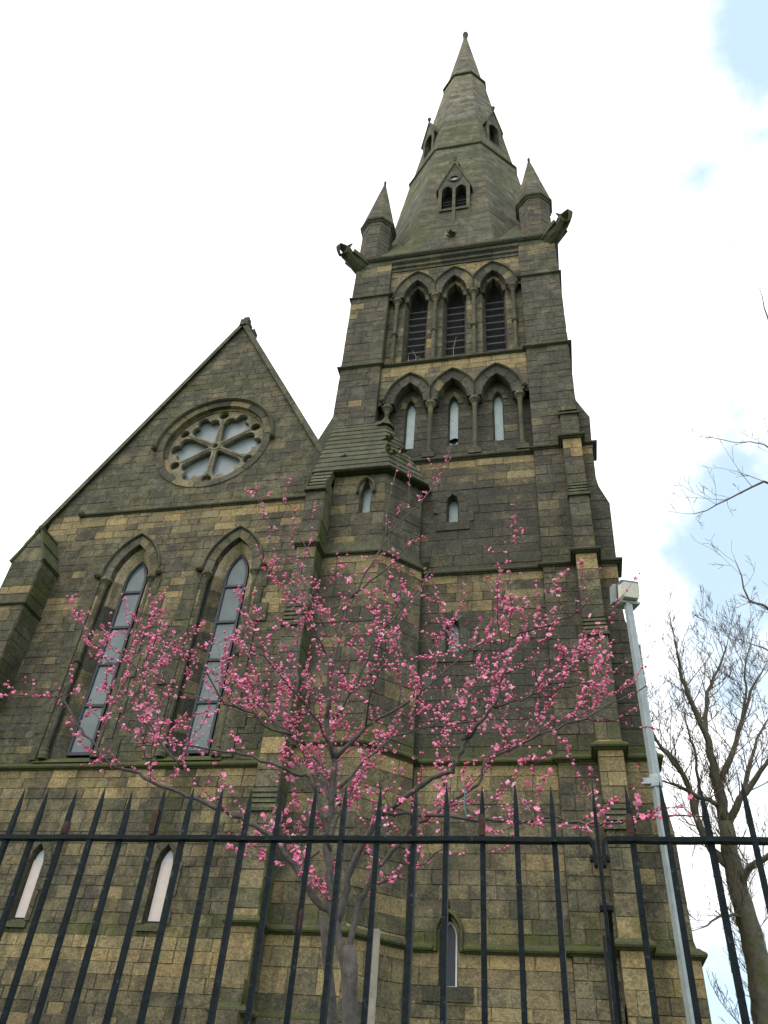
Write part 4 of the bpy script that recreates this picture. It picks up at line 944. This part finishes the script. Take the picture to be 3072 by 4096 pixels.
# ------------------------------------------------------------------ floodlight column
LY = 8.0; LX = und(1412, 1312, LY).x if False else .91
lamp = thing('floodlight_column', (LX, LY, 0), 'galvanised steel column carrying a single boxy floodlight beside the tower', 'lamp post')
m = MB(); hw = .042; ca, sa_ = math.cos(.38), math.sin(.38)
ZT = 6.80
def sq(z, s): return [(LX+(x*ca-y*sa_)*s, LY+(x*sa_+y*ca)*s, z) for x, y in ((-1, -1), (-.12, -1), (-.1, -.93), (.1, -.93), (.12, -1), (1, -1), (1, 1), (-1, 1))]
m.rings([sq(0, hw*1.5), sq(1.2, hw*1.5), sq(1.25, hw), sq(ZT, hw*.82)], True, True, True); m.build('column_shaft', M['galv'], lamp)
m = MB(); m.lathe(LX, LY, [(hw*1.42, 4.66), (hw*1.5, 4.69), (hw*1.5, 4.75), (hw*1.42, 4.78)], 10); m.box(LX-.12, LX-.05, LY-.03, LY+.03, 4.69, 4.75); m.build('clamp_band', M['galv'], lamp)
H = Vector((LX+.02, LY, ZT+.17)); hd = Vector((.3, -1, -.2)).normalized(); hs = Vector((1, .35, 0)).normalized(); hu = hs.cross(hd)
if hu.z < 0: hu = -hu
HP = lambda a, b, c_: H+(hs*a+hu*b+hd*c_)*.72
def rbox(mb, w_, h_, c0, c1, w2=None, h2=None, cx=0, cz=0):
    w2 = w2 or w_; h2 = h2 or h_; rr = []
    for c_, ww, hh in ((c0, w_, h_), (c1, w2, h2)):
        b = min(ww, hh)*.22
        rr.append([HP(cx+x, cz+y, c_) for x, y in ((-ww+b, -hh), (ww-b, -hh), (ww, -hh+b), (ww, hh-b), (ww-b, hh), (-ww+b, hh), (-ww, hh-b), (-ww, -hh+b))])
    mb.rings(rr, True, True, True)
m = MB(); rbox(m, .14, .15, -.20, -.02, .165, .165); m.build('housing', M['lamp_body'], lamp)
m = MB(); rbox(m, .16, .155, -.02, .14, .14, .13); m.build('lens', M['lens'], lamp)
m = MB(); rbox(m, .15, .03, -.20, .10, cz=.15); m.build('hood', M['lamp_body'], lamp)
m = MB(); rbox(m, .17, .02, -.22, .06, cz=-.18); m.build('base_plate', M['galv'], lamp)
m = MB(); rbox(m, .03, .16, -.22, -.06, cx=-.20); m.build('bracket', M['galv'], lamp)
m = MB(); m.lathe(LX, LY, [(.03, ZT-.05), (.03, ZT+.06)], 10); m.build('spigot', M['galv'], lamp)

# ------------------------------------------------------------------ plum tree in blossom
CR = {'C7': (486, 1566.1, .3906), 'R4': (918, 1188, .3255), 'N2': (621, 891, .2279), 'R8': (0, 1593, .3255), 'C5': (0, 1107, .3906), 'C8': (1065, 1188, .463), 'C3': (621, 864, .4557), 'R7': (162, 1026, .3255), 'D': (0, 0, 1)}
def tr(tag_, pts): ox, oy, s = CR[tag_]; return [(ox+x*s, oy+y*s) for x, y in pts]
BR = [
 (tr('C7', [(684, 1480), (668, 1340), (632, 1200), (600, 1050), (585, 900), (572, 740), (560, 600), (588, 430), (600, 300), (605, 200)])+[(722, 1620)], .036, .019, 5.05),
 (tr('C7', [(600, 1050), (535, 1005), (470, 920), (400, 800), (330, 710), (240, 600), (130, 545), (0, 470)])+tr('R8', [(1350, 430), (1200, 365), (1000, 290), (870, 220), (750, 195), (680, 130), (600, 10)])+tr('C5', [(420, 1170), (350, 1035), (270, 1000)]), .024, .006, 4.7),
 (tr('C7', [(610, 1120), (650, 980), (700, 790), (790, 610), (870, 490), (960, 430), (1080, 340), (1180, 282), (1260, 262), (1290, 170), (1340, 80), (1400, 0)])+tr('R4', [(250, 1260), (400, 1110), (490, 960), (515, 830), (512, 690), (560, 580), (680, 540), (850, 490), (1000, 420), (1090, 310)]), .027, .005, 4.6),
 (tr('C7', [(690, 1340), (690, 1230), (730, 1020), (790, 890), (830, 790), (930, 690), (1060, 540), (1180, 480), (1260, 420), (1400, 330)])+tr('R4', [(400, 1400), (560, 1330), (700, 1260), (830, 1200), (1000, 1140), (1130, 1080), (1250, 1010), (1360, 960), (1470, 900)]), .021, .005, 5.6),
 (tr('C7', [(870, 490), (960, 490), (1060, 500), (1340, 520), (1500, 530), (1659, 535)])+tr('C8', [(300, 1245), (460, 1290), (560, 1275), (660, 1250), (820, 1240), (1000, 1245)]), .014, .004, 4.8),
 (tr('C7', [(585, 700), (545, 520), (510, 400), (475, 290), (420, 280), (300, 230), (150, 170), (0, 150)])+tr('R8', [(1300, 60), (1100, 45), (900, 65)]), .016, .004, 4.6),
 (tr('C7', [(588, 430), (560, 330), (480, 220), (420, 130), (330, 60), (270, 0)])+[(575, 1520), (550, 1450), (530, 1390), (520, 1320)], .014, .004, 5.5),
 ([(722, 1640), (705, 1560), (715, 1460), (735, 1380)]+tr('N2', [(560, 1860), (700, 1600), (850, 1350), (930, 1200), (970, 800), (1040, 520), (1075, 340)]), .020, .003, 5.3),
 (tr('N2', [(600, 1760), (780, 1600), (1000, 1430), (1130, 1260), (1200, 1210), (1330, 1170)]), .010, .003, 5.0),
 (tr('N2', [(930, 1170), (1150, 960), (1250, 880), (1370, 720), (1470, 560), (1560, 310)]), .009, .003, 5.7),
 (tr('N2', [(935, 1150), (1000, 1000), (1150, 900), (1160, 600), (1158, 420)]), .006, .003, 5.2),
 ([(705, 1560)]+tr('C3', [(200, 1230), (140, 1110), (80, 980), (20, 900)])+[(600, 1230), (585, 1170), (575, 1120), (562, 1060)], .013, .003, 5.1),
 (tr('R7', [(1659, 1180), (1560, 1000), (1500, 880), (1410, 790), (1370, 700)]), .009, .003, 4.7),
 (tr('R7', [(1650, 1000), (1560, 820), (1500, 680), (1440, 480), (1330, 370), (1240, 230), (1200, 80)]), .009, .003, 5.4),
 (tr('R7', [(1560, 540), (1500, 400), (1440, 250), (1390, 150), (1420, 30)]), .005, .003, 5.5),
 (tr('R7', [(1500, 680), (1520, 560), (1560, 420), (1580, 260)]), .004, .0025, 5.3),
 ([(640, 1590)]+tr('C5', [(1500, 1200), (1400, 1110), (1240, 1060), (1150, 900), (1050, 770), (960, 740)]), .012, .004, 4.6),
 (tr('C5', [(830, 1480), (790, 1280), (820, 1150), (800, 1000), (790, 840), (860, 700), (920, 550)]), .008, .003, 4.5),
 (tr('C5', [(1000, 1400), (850, 1230), (780, 1130), (700, 1000), (640, 930), (560, 760), (420, 590)]), .008, .003, 5.0),
 (tr('C5', [(540, 1310), (610, 1130), (590, 950), (600, 800)]), .006, .003, 4.8),
 (tr('C5', [(790, 1280), (700, 1180), (640, 1020), (720, 880), (770, 620)]), .006, .003, 4.9),
 ([(722, 1640), (790, 1570), (860, 1530)]+tr('R4', [(0, 920), (150, 790), (260, 690), (400, 610), (560, 600), (700, 540)]), .016, .004, 5.4),
 (tr('R4', [(460, 1050), (600, 1000), (760, 950), (900, 910), (1100, 880), (1250, 810), (1360, 740)]), .009, .003, 5.0),
 (tr('R4', [(1000, 1140), (1200, 1120), (1300, 1140), (1450, 1180), (1540, 1190)]), .006, .003, 5.8),
 (tr('R4', [(510, 820), (620, 770), (800, 780), (960, 760), (1090, 720)]), .006, .003, 4.5),
 (tr('R4', [(560, 580), (580, 400), (575, 290)]), .004, .003, 4.6), (tr('R4', [(680, 540), (690, 320)]), .004, .0025, 4.7), (tr('R4', [(512, 690), (480, 480), (475, 200)]), .005, .0025, 4.4),
 (tr('R4', [(260, 690), (190, 600), (130, 520), (80, 300), (50, 170)]), .007, .003, 5.6),
 ([(722, 1640), (690, 1560), (640, 1500), (600, 1450), (560, 1410)], .012, .004, 4.4), ([(715, 1560), (770, 1480), (800, 1400), (850, 1340), (890, 1290), (925, 1240)], .012, .004, 4.9),
 ([(860, 1530), (870, 1430), (860, 1350), (905, 1280), (930, 1230)], .009, .003, 5.9), ([(640, 1500), (640, 1400), (650, 1300), (640, 1200), (625, 1130)], .009, .003, 5.6),
 ([(735, 1700), (790, 1640), (850, 1590), (930, 1570), (1000, 1500), (1040, 1440)], .012, .004, 6.0), ([(735, 1740), (700, 1660), (650, 1590), (590, 1560), (500, 1530), (420, 1500)], .011, .004, 5.8),
 ([(790, 1570), (800, 1500), (830, 1440), (830, 1370)], .008, .003, 4.3), ([(930, 1570), (1010, 1560), (1090, 1520), (1180, 1480), (1230, 1440)], .008, .003, 5.9),
 ([(590, 1560), (540, 1500), (500, 1440), (470, 1420)], .007, .003, 5.2), ([(420, 1500), (360, 1480), (290, 1440), (250, 1400)], .006, .003, 5.3),
 (tr('C7', [(585, 640), (640, 470), (700, 350), (760, 270), (850, 200)]), .010, .004, 5.8), (tr('C7', [(790, 890), (900, 860), (1000, 830), (1100, 770), (1200, 690), (1260, 720)]), .006, .003, 4.6),
 (tr('C7', [(520, 700), (420, 765), (300, 770), (180, 730), (100, 690)]), .007, .003, 5.6),
]
plum = thing('plum_tree', und(771, 2260, 5.0)*1, 'young plum tree in deep pink blossom behind the railing', 'tree')
plum.location = (plum.location.x, 5.0, 0)
trunk = MB(); bp = [und(*p, 5.0) for p in tr('C7', [(694, 1900), (692, 1650), (690, 1500), (692, 1350), (683, 1225)])]
trunk.tube([(bp[0].x-.01, 5.0, 0), (bp[0].x, 5.0, .25)]+bp, [.085, .062, .05, .047, .045, .046, .043], 10)
trunk.build('trunk', M['bark'], plum, smooth=True)
m = MB(); sb = [und(*p, 5.25) for p in tr('C7', [(600, 1700), (585, 1500), (560, 1250), (540, 1050)])]
m.tube([(sb[0].x, 5.25, 0)]+sb, [.04, .034, .031, .028, .02], 8); m.build('second_stem', M['bark'], plum, smooth=True)
PLACED = []; twigs = MB(); LIMBS = []
for pts, r0, r1, yend in BR:
    x0, y0 = pts[0]
    ys = 5.0 if not PLACED else min(PLACED, key=lambda q: (q[0]-x0)**2+(q[1]-y0)**2)[2]
    ln = [0]
    for a, b in zip(pts, pts[1:]): ln.append(ln[-1]+math.hypot(b[0]-a[0], b[1]-a[1]))
    P3, rad = [], []
    for (x, y), l in zip(pts, ln):
        t = l/ln[-1]; Y = ys+(yend-ys)*t**1.2; P3.append(und(x, y, Y)); rad.append(r0+(r1-r0)*t**.7); PLACED.append((x, y, Y))
    # refine with a little natural crookedness
    Q, rq = [], []
    for k in range(len(P3)-1):
        for j in range(3):
            f = j/3; p = P3[k].lerp(P3[k+1], f); jit = .012 if j else 0
            Q.append(p+Vector((U(-jit, jit), U(-jit, jit), U(-jit, jit)))); rq.append(rad[k]*(1-f)+rad[k+1]*f)
    Q.append(P3[-1]); rq.append(rad[-1])
    m = MB(); m.tube(Q, rq, 8 if r0 > .012 else 6); m.build('branch', M['bark'] if r0 > .008 else M['twig'], plum, smooth=True)
    LIMBS.append((Q, rq))
# side shoots carry the flowers
FLOW = []
def shoot(p, d, length, r, depth):
    n = max(3, int(length/.07)); pts = [p]; dd = d.copy()
    for k in range(n):
        dd = (dd+Vector((U(-.16, .16), U(-.16, .16), U(-.06, .16)))).normalized(); pts.append(pts[-1]+dd*(length/n))
    twigs.tube(pts, [r*(1-.65*k/n) for k in range(n+1)], 4)
    dens = U(.2, 1.35)*(1 if p.z < 4.5 else .8)
    for k in range(1, n+1):
        if R() < .62*dens: FLOW.append((pts[k].lerp(pts[k-1], R()), dd))
        for _ in range(3):
            if R() < .55*dens: FLOW.append((pts[k].lerp(pts[k-1], R())+Vector((U(-.012, .012), U(-.012, .012), U(-.012, .012))), dd))
        if depth and R() < .42:
            s = (dd+Vector((U(-1, 1), U(-1, 1), U(-.5, .9)))*.95).normalized(); shoot(pts[k], s, U(.08, .26), r*.6, depth-1)
for Q, rq in LIMBS:
    tot = 0; nxt = U(.05, .2)
    for k in range(1, len(Q)):
        seg = (Q[k]-Q[k-1]); tot += seg.length
        if tot < nxt: continue
        tot = 0; rr_ = rq[k]
        nxt = U(.035, .11) if rr_ < .013 else U(.10, .28)
        if Q[k].z < 2.7: continue
        d = seg.normalized(); s = (d*U(.15, .9)+Vector((U(-1, 1), U(-1, 1), U(-.15, 1.0)))).normalized()
        if rr_ > .02 and R() < .4: continue
        hi = Q[k].z > 5.1
        if hi and R() < .5 or Q[k].x > .4 and R() < .85: continue
        ln_ = U(.12, .5) if R() < .8 else U(.4, .75)
        shoot(Q[k], s, ln_*(.4 if hi else 1), min(.0036, rr_*.6), 0 if hi else 1)
    for k in range(2, len(Q)):
        if rq[k] < .0055:
            for _ in range(2):
                if R() < .6: FLOW.append((Q[k].lerp(Q[k-1], R()), (Q[k]-Q[k-1]).normalized()))
twigs.build('twigs', M['twig'], plum)['kind'] = 'stuff'
def flower_mesh(npet, open_, mat):
    m = MB()
    for ring_, (np_, rr_, el) in enumerate(((npet, 1.0, open_), (4, .55, open_+.5))):
        for k in range(np_):
            a = 2*math.pi*(k+.5*ring_)/np_+U(-.15, .15); c, s = math.cos(a), math.sin(a); w = .44*rr_
            pt = lambda rad, side, z: (c*rad-s*side, s*rad+c*side, z)
            e = el; m.poly([pt(.05, 0, 0), pt(.45*rr_, -w, .3*e*rr_), pt(.95*rr_, -w*.6, .75*e*rr_), pt(1.0*rr_, w*.6, .75*e*rr_), pt(.45*rr_, w, .3*e*rr_)])
    me = bpy.data.meshes.new('blossom'); me.from_pydata(m.v, [], m.f); me.materials.append(mat); return me
FM = [flower_mesh(5, .35, M['petal']), flower_mesh(5, .7, M['petal2']), flower_mesh(6, .5, M['petal']), flower_mesh(5, .2, M['petal2']), flower_mesh(5, 1.1, M['petal'])]
random.shuffle(FLOW)
clump = [(U(-4, 1.2), U(4.3, 6.2), U(2.6, 6.6), U(.15, .4)) for _ in range(70)]
opened, buds = [], []
for p, d in FLOW:
    inc = any((p.x-a)**2+(p.y-b)**2+(p.z-c)**2 < r*r for a, b, c, r in clump)
    (opened if R() < (.55 if inc else .18) else buds).append((p, d))
print('flowers', len(opened), 'buds', len(buds))
opened.sort(key=lambda q: (q[0]-CAM).length)
def frame(p, d):
    n = (d+Vector((U(-1, 1), U(-1, 1), U(-.8, .6)))*1.1).normalized(); return n.to_track_quat('Z', 'Y')
restf = {0: MB(), 1: MB()}
for i, (p, d) in enumerate(opened):
    q = frame(p, d); s = U(.013, .0215); kk = random.choice((0, 2, 4, 0, 2, 1, 3)); p = p+q@Vector((0, 0, .006))
    if i < 300:
        o = link('blossom', FM[kk], plum); o.location = p; o.rotation_mode = 'QUATERNION'; o.rotation_quaternion = q; o.scale = (s, s, s)
    else:
        mb = restf[1 if kk in (1, 3) else 0]; me = FM[kk]; b = len(mb.v)
        mb.v += [tuple(p+q@(v.co*s)) for v in me.vertices]
        for f in me.polygons: mb.f.append(tuple(b+k for k in f.vertices)); mb.c.append(None)
for k, nm in ((0, 'petal'), (1, 'petal2')):
    if restf[k].v: restf[k].build('blossoms', M[nm], plum)['kind'] = 'stuff'
bm = MB(); bp_ = MB()
for p, d in buds:
    q = frame(p, d); r = U(.0065, .0115); p = p+q@Vector((0, 0, r)); t = bm if R() < .5 else bp_
    t.rings([[p+q@Vector((rr_*r*math.cos(a), rr_*r*math.sin(a), h*r)) for a in [2*math.pi*k/5 for k in range(5)]] for rr_, h in ((.35, -1), (.95, -.3), (.85, .5), (.2, 1.1))], True, True, True)
bm.build('buds', M['bud'], plum, smooth=True)['kind'] = 'stuff'; bp_.build('buds', M['petal'], plum, smooth=True)['kind'] = 'stuff'
# stake and cord
m = MB(); st0, st1 = und(806, 2008, 5.5), und(798, 2212, 5.5)
m.rings([[(st1.x+dx, 5.5+dy, z) for dx, dy in ((-.026, -.026), (.026, -.026), (.026, .026), (-.026, .026))] for z in (0, st0.z)], True, True, True); tag(m.build('tree_stake', M['stake']), 'pale square timber stake standing beside the plum tree trunk', 'stake')
m = MB(); a, b, c_ = und(990, 1690, 4.75), und(1004, 1720, 4.75), und(1008, 1765, 4.75)
m.tube([a, a.lerp(b, .5)+Vector((.02, 0, 0)), b, b.lerp(c_, .5)+Vector((-.008, 0, 0)), c_], .0045, 5); tag(m.build('cord', M['cord']), 'teal cord tied round a plum branch and hanging down', 'cord')

# ------------------------------------------------------------------ bare trees
def bare_tree(name, guides, base, label, Yd, seed, rmin=.006, levels=3, dens=1.0, group=None, droop=0., size=1.):
    random.seed(seed); T = thing(name, base, label, 'tree', group); placed = []; tw = MB(); limbs = []; count = 0
    for gi, (pts, r0, r1, yend) in enumerate(guides):
        x0, y0 = pts[0]; ys = Yd if not placed else min(placed, key=lambda q: (q[0]-x0)**2+(q[1]-y0)**2)[2]; P3, rad = [], []; n = len(pts)-1
        for k, (x, y) in enumerate(pts):
            t = k/n; Y = ys+(yend-ys)*t; P3.append(und(x, y, Y)); rad.append(r0+(r1-r0)*t); placed.append((x, y, Y))
        if gi == 0: P3 = [Vector((base[0], base[1], 0)), (Vector((base[0], base[1], 0))+P3[0])/2]+P3; rad = [r0*1.5, r0*1.15]+rad
        Q, rq = [], []
        for k in range(len(P3)-1):
            for j in range(3):
                f = j/3; jit = .03 if j else 0; Q.append(P3[k].lerp(P3[k+1], f)+Vector((U(-jit, jit), U(-jit, jit), U(-jit, jit)))); rq.append(rad[k]*(1-f)+rad[k+1]*f)
        Q.append(P3[-1]); rq.append(rad[-1]); m = MB(); m.tube(Q, rq, 9 if r0 > .08 else 6); m.build('trunk' if gi == 0 else 'limb', M['ash_bark'], T, smooth=True); limbs.append((Q, rq))
    def grow(p, d, l, r, lv):
        n = max(3, int(l/.28)); pts = [p]; dd = d.copy()
        for k in range(n):
            dd = (dd+Vector((U(-.22, .22), U(-.22, .22), U(-.08-droop, .22-droop)))).normalized(); pts.append(pts[-1]+dd*(l/n))
        tw.tube(pts, [max(rmin, r*(1-.7*k/n)) for k in range(n+1)], 5 if r > .02 else 3)
        if lv:
            for k in range(1, n+1):
                for _ in range(2 if R() < .55 else 1):
                    if R() < .8*dens: s = (dd*.8+Vector((U(-1, 1), U(-1, 1), U(-.25, .9)))*.8).normalized(); grow(pts[k], s, l*U(.28, .55), max(rmin, r*.5), lv-1)
    for Q, rq in limbs:
        for k in range(2, len(Q)):
            if Q[k].z < 3.5: continue
            for _ in range(2 if dens > .5 else 1):
                if R() > .85*dens: continue
                d = (Q[k]-Q[k-1]).normalized(); s = (d*.6+Vector((U(-1, 1), U(-1, 1), U(-.1, 1)))).normalized(); grow(Q[k], s, U(.6, 1.7)*size, max(rmin, min(.018, rq[k]*.35)), levels-1)
        grow(Q[-1], (Q[-1]-Q[-2]).normalized(), U(.8, 1.3)*size, max(rmin, rq[-1]*.8), levels-1)
    o = tw.build('crown', M['ash_twig'], T); o['kind'] = 'stuff'
    return T
g8 = lambda pts: tr('C8', pts)
B0 = und(*g8([(1290, 2212)])[0], 20)
bare_tree('bare_tree', [
 (g8([(1285, 2212), (1255, 2050), (1215, 1850), (1165, 1650), (1115, 1450), (1085, 1270)]), .30, .17, 20),
 (g8([(1080, 1270), (1060, 1130), (1030, 1000), (990, 850), (930, 720), (880, 600), (860, 480)]), .13, .03, 19.5),
 (g8([(1000, 880), (990, 780), (1000, 660), (1050, 560), (1090, 450)]), .07, .02, 20.6),
 (g8([(1060, 1080), (1120, 940), (1160, 800), (1200, 660), (1260, 560)]), .08, .02, 20.5),
 (g8([(1090, 1290), (1150, 1160), (1230, 1060), (1290, 980)]), .10, .04, 19.4),
 (g8([(1150, 1560), (1200, 1480), (1290, 1420)]), .10, .05, 19.2),
 (g8([(1110, 1480), (1020, 1400), (950, 1250), (910, 1100), (850, 980), (770, 900)]), .11, .04, 20.8),
 (g8([(900, 1070), (820, 960), (740, 860), (700, 700), (690, 560)]), .06, .02, 21),
 (g8([(1050, 1190), (980, 1160), (900, 1120), (830, 1090)]), .06, .03, 19.5),
 (g8([(1150, 1160), (1200, 1000), (1230, 880), (1290, 780)]), .06, .02, 20.8),
 (g8([(1160, 800), (1180, 680), (1175, 560), (1200, 450)]), .04, .015, 20),
 (g8([(950, 1250), (960, 1080), (940, 930), (900, 800)]), .05, .02, 21.2),
 (g8([(1200, 1720), (1120, 1700), (1040, 1720), (980, 1760)]), .04, .015, 19),
], (B0.x+.15, 20, 0), 'tall leafless tree with a mossy forked trunk beside the tower', 20, 5, .0048, 4, .88, None, 0., .9)
bare_tree('bare_tree', [
 ([(1990, 2250), (1960, 1900), (1930, 1600), (1880, 1300)], .22, .12, 13),
 ([(1880, 1300), (1800, 1150), (1720, 1060), (1650, 1040), (1570, 1080), (1500, 1110)], .05, .008, 12.5),
 ([(1880, 1300), (1780, 1330), (1700, 1330), (1620, 1300), (1590, 1215)], .05, .008, 12.6),
 ([(1900, 1400), (1800, 900), (1720, 760), (1660, 690), (1640, 620)], .06, .008, 13.2),
 ([(1800, 1150), (1720, 1000), (1650, 960), (1560, 950)], .03, .006, 13.5),
 ([(1900, 1420), (1800, 1440), (1700, 1420), (1620, 1390)], .04, .008, 12.4),
], (und(1990, 2250, 13).x, 13, 0), 'leafless tree outside the railing reaching thin twigs across the blue sky', 13, 9, .0036, 3, .6, None, .02, .55)
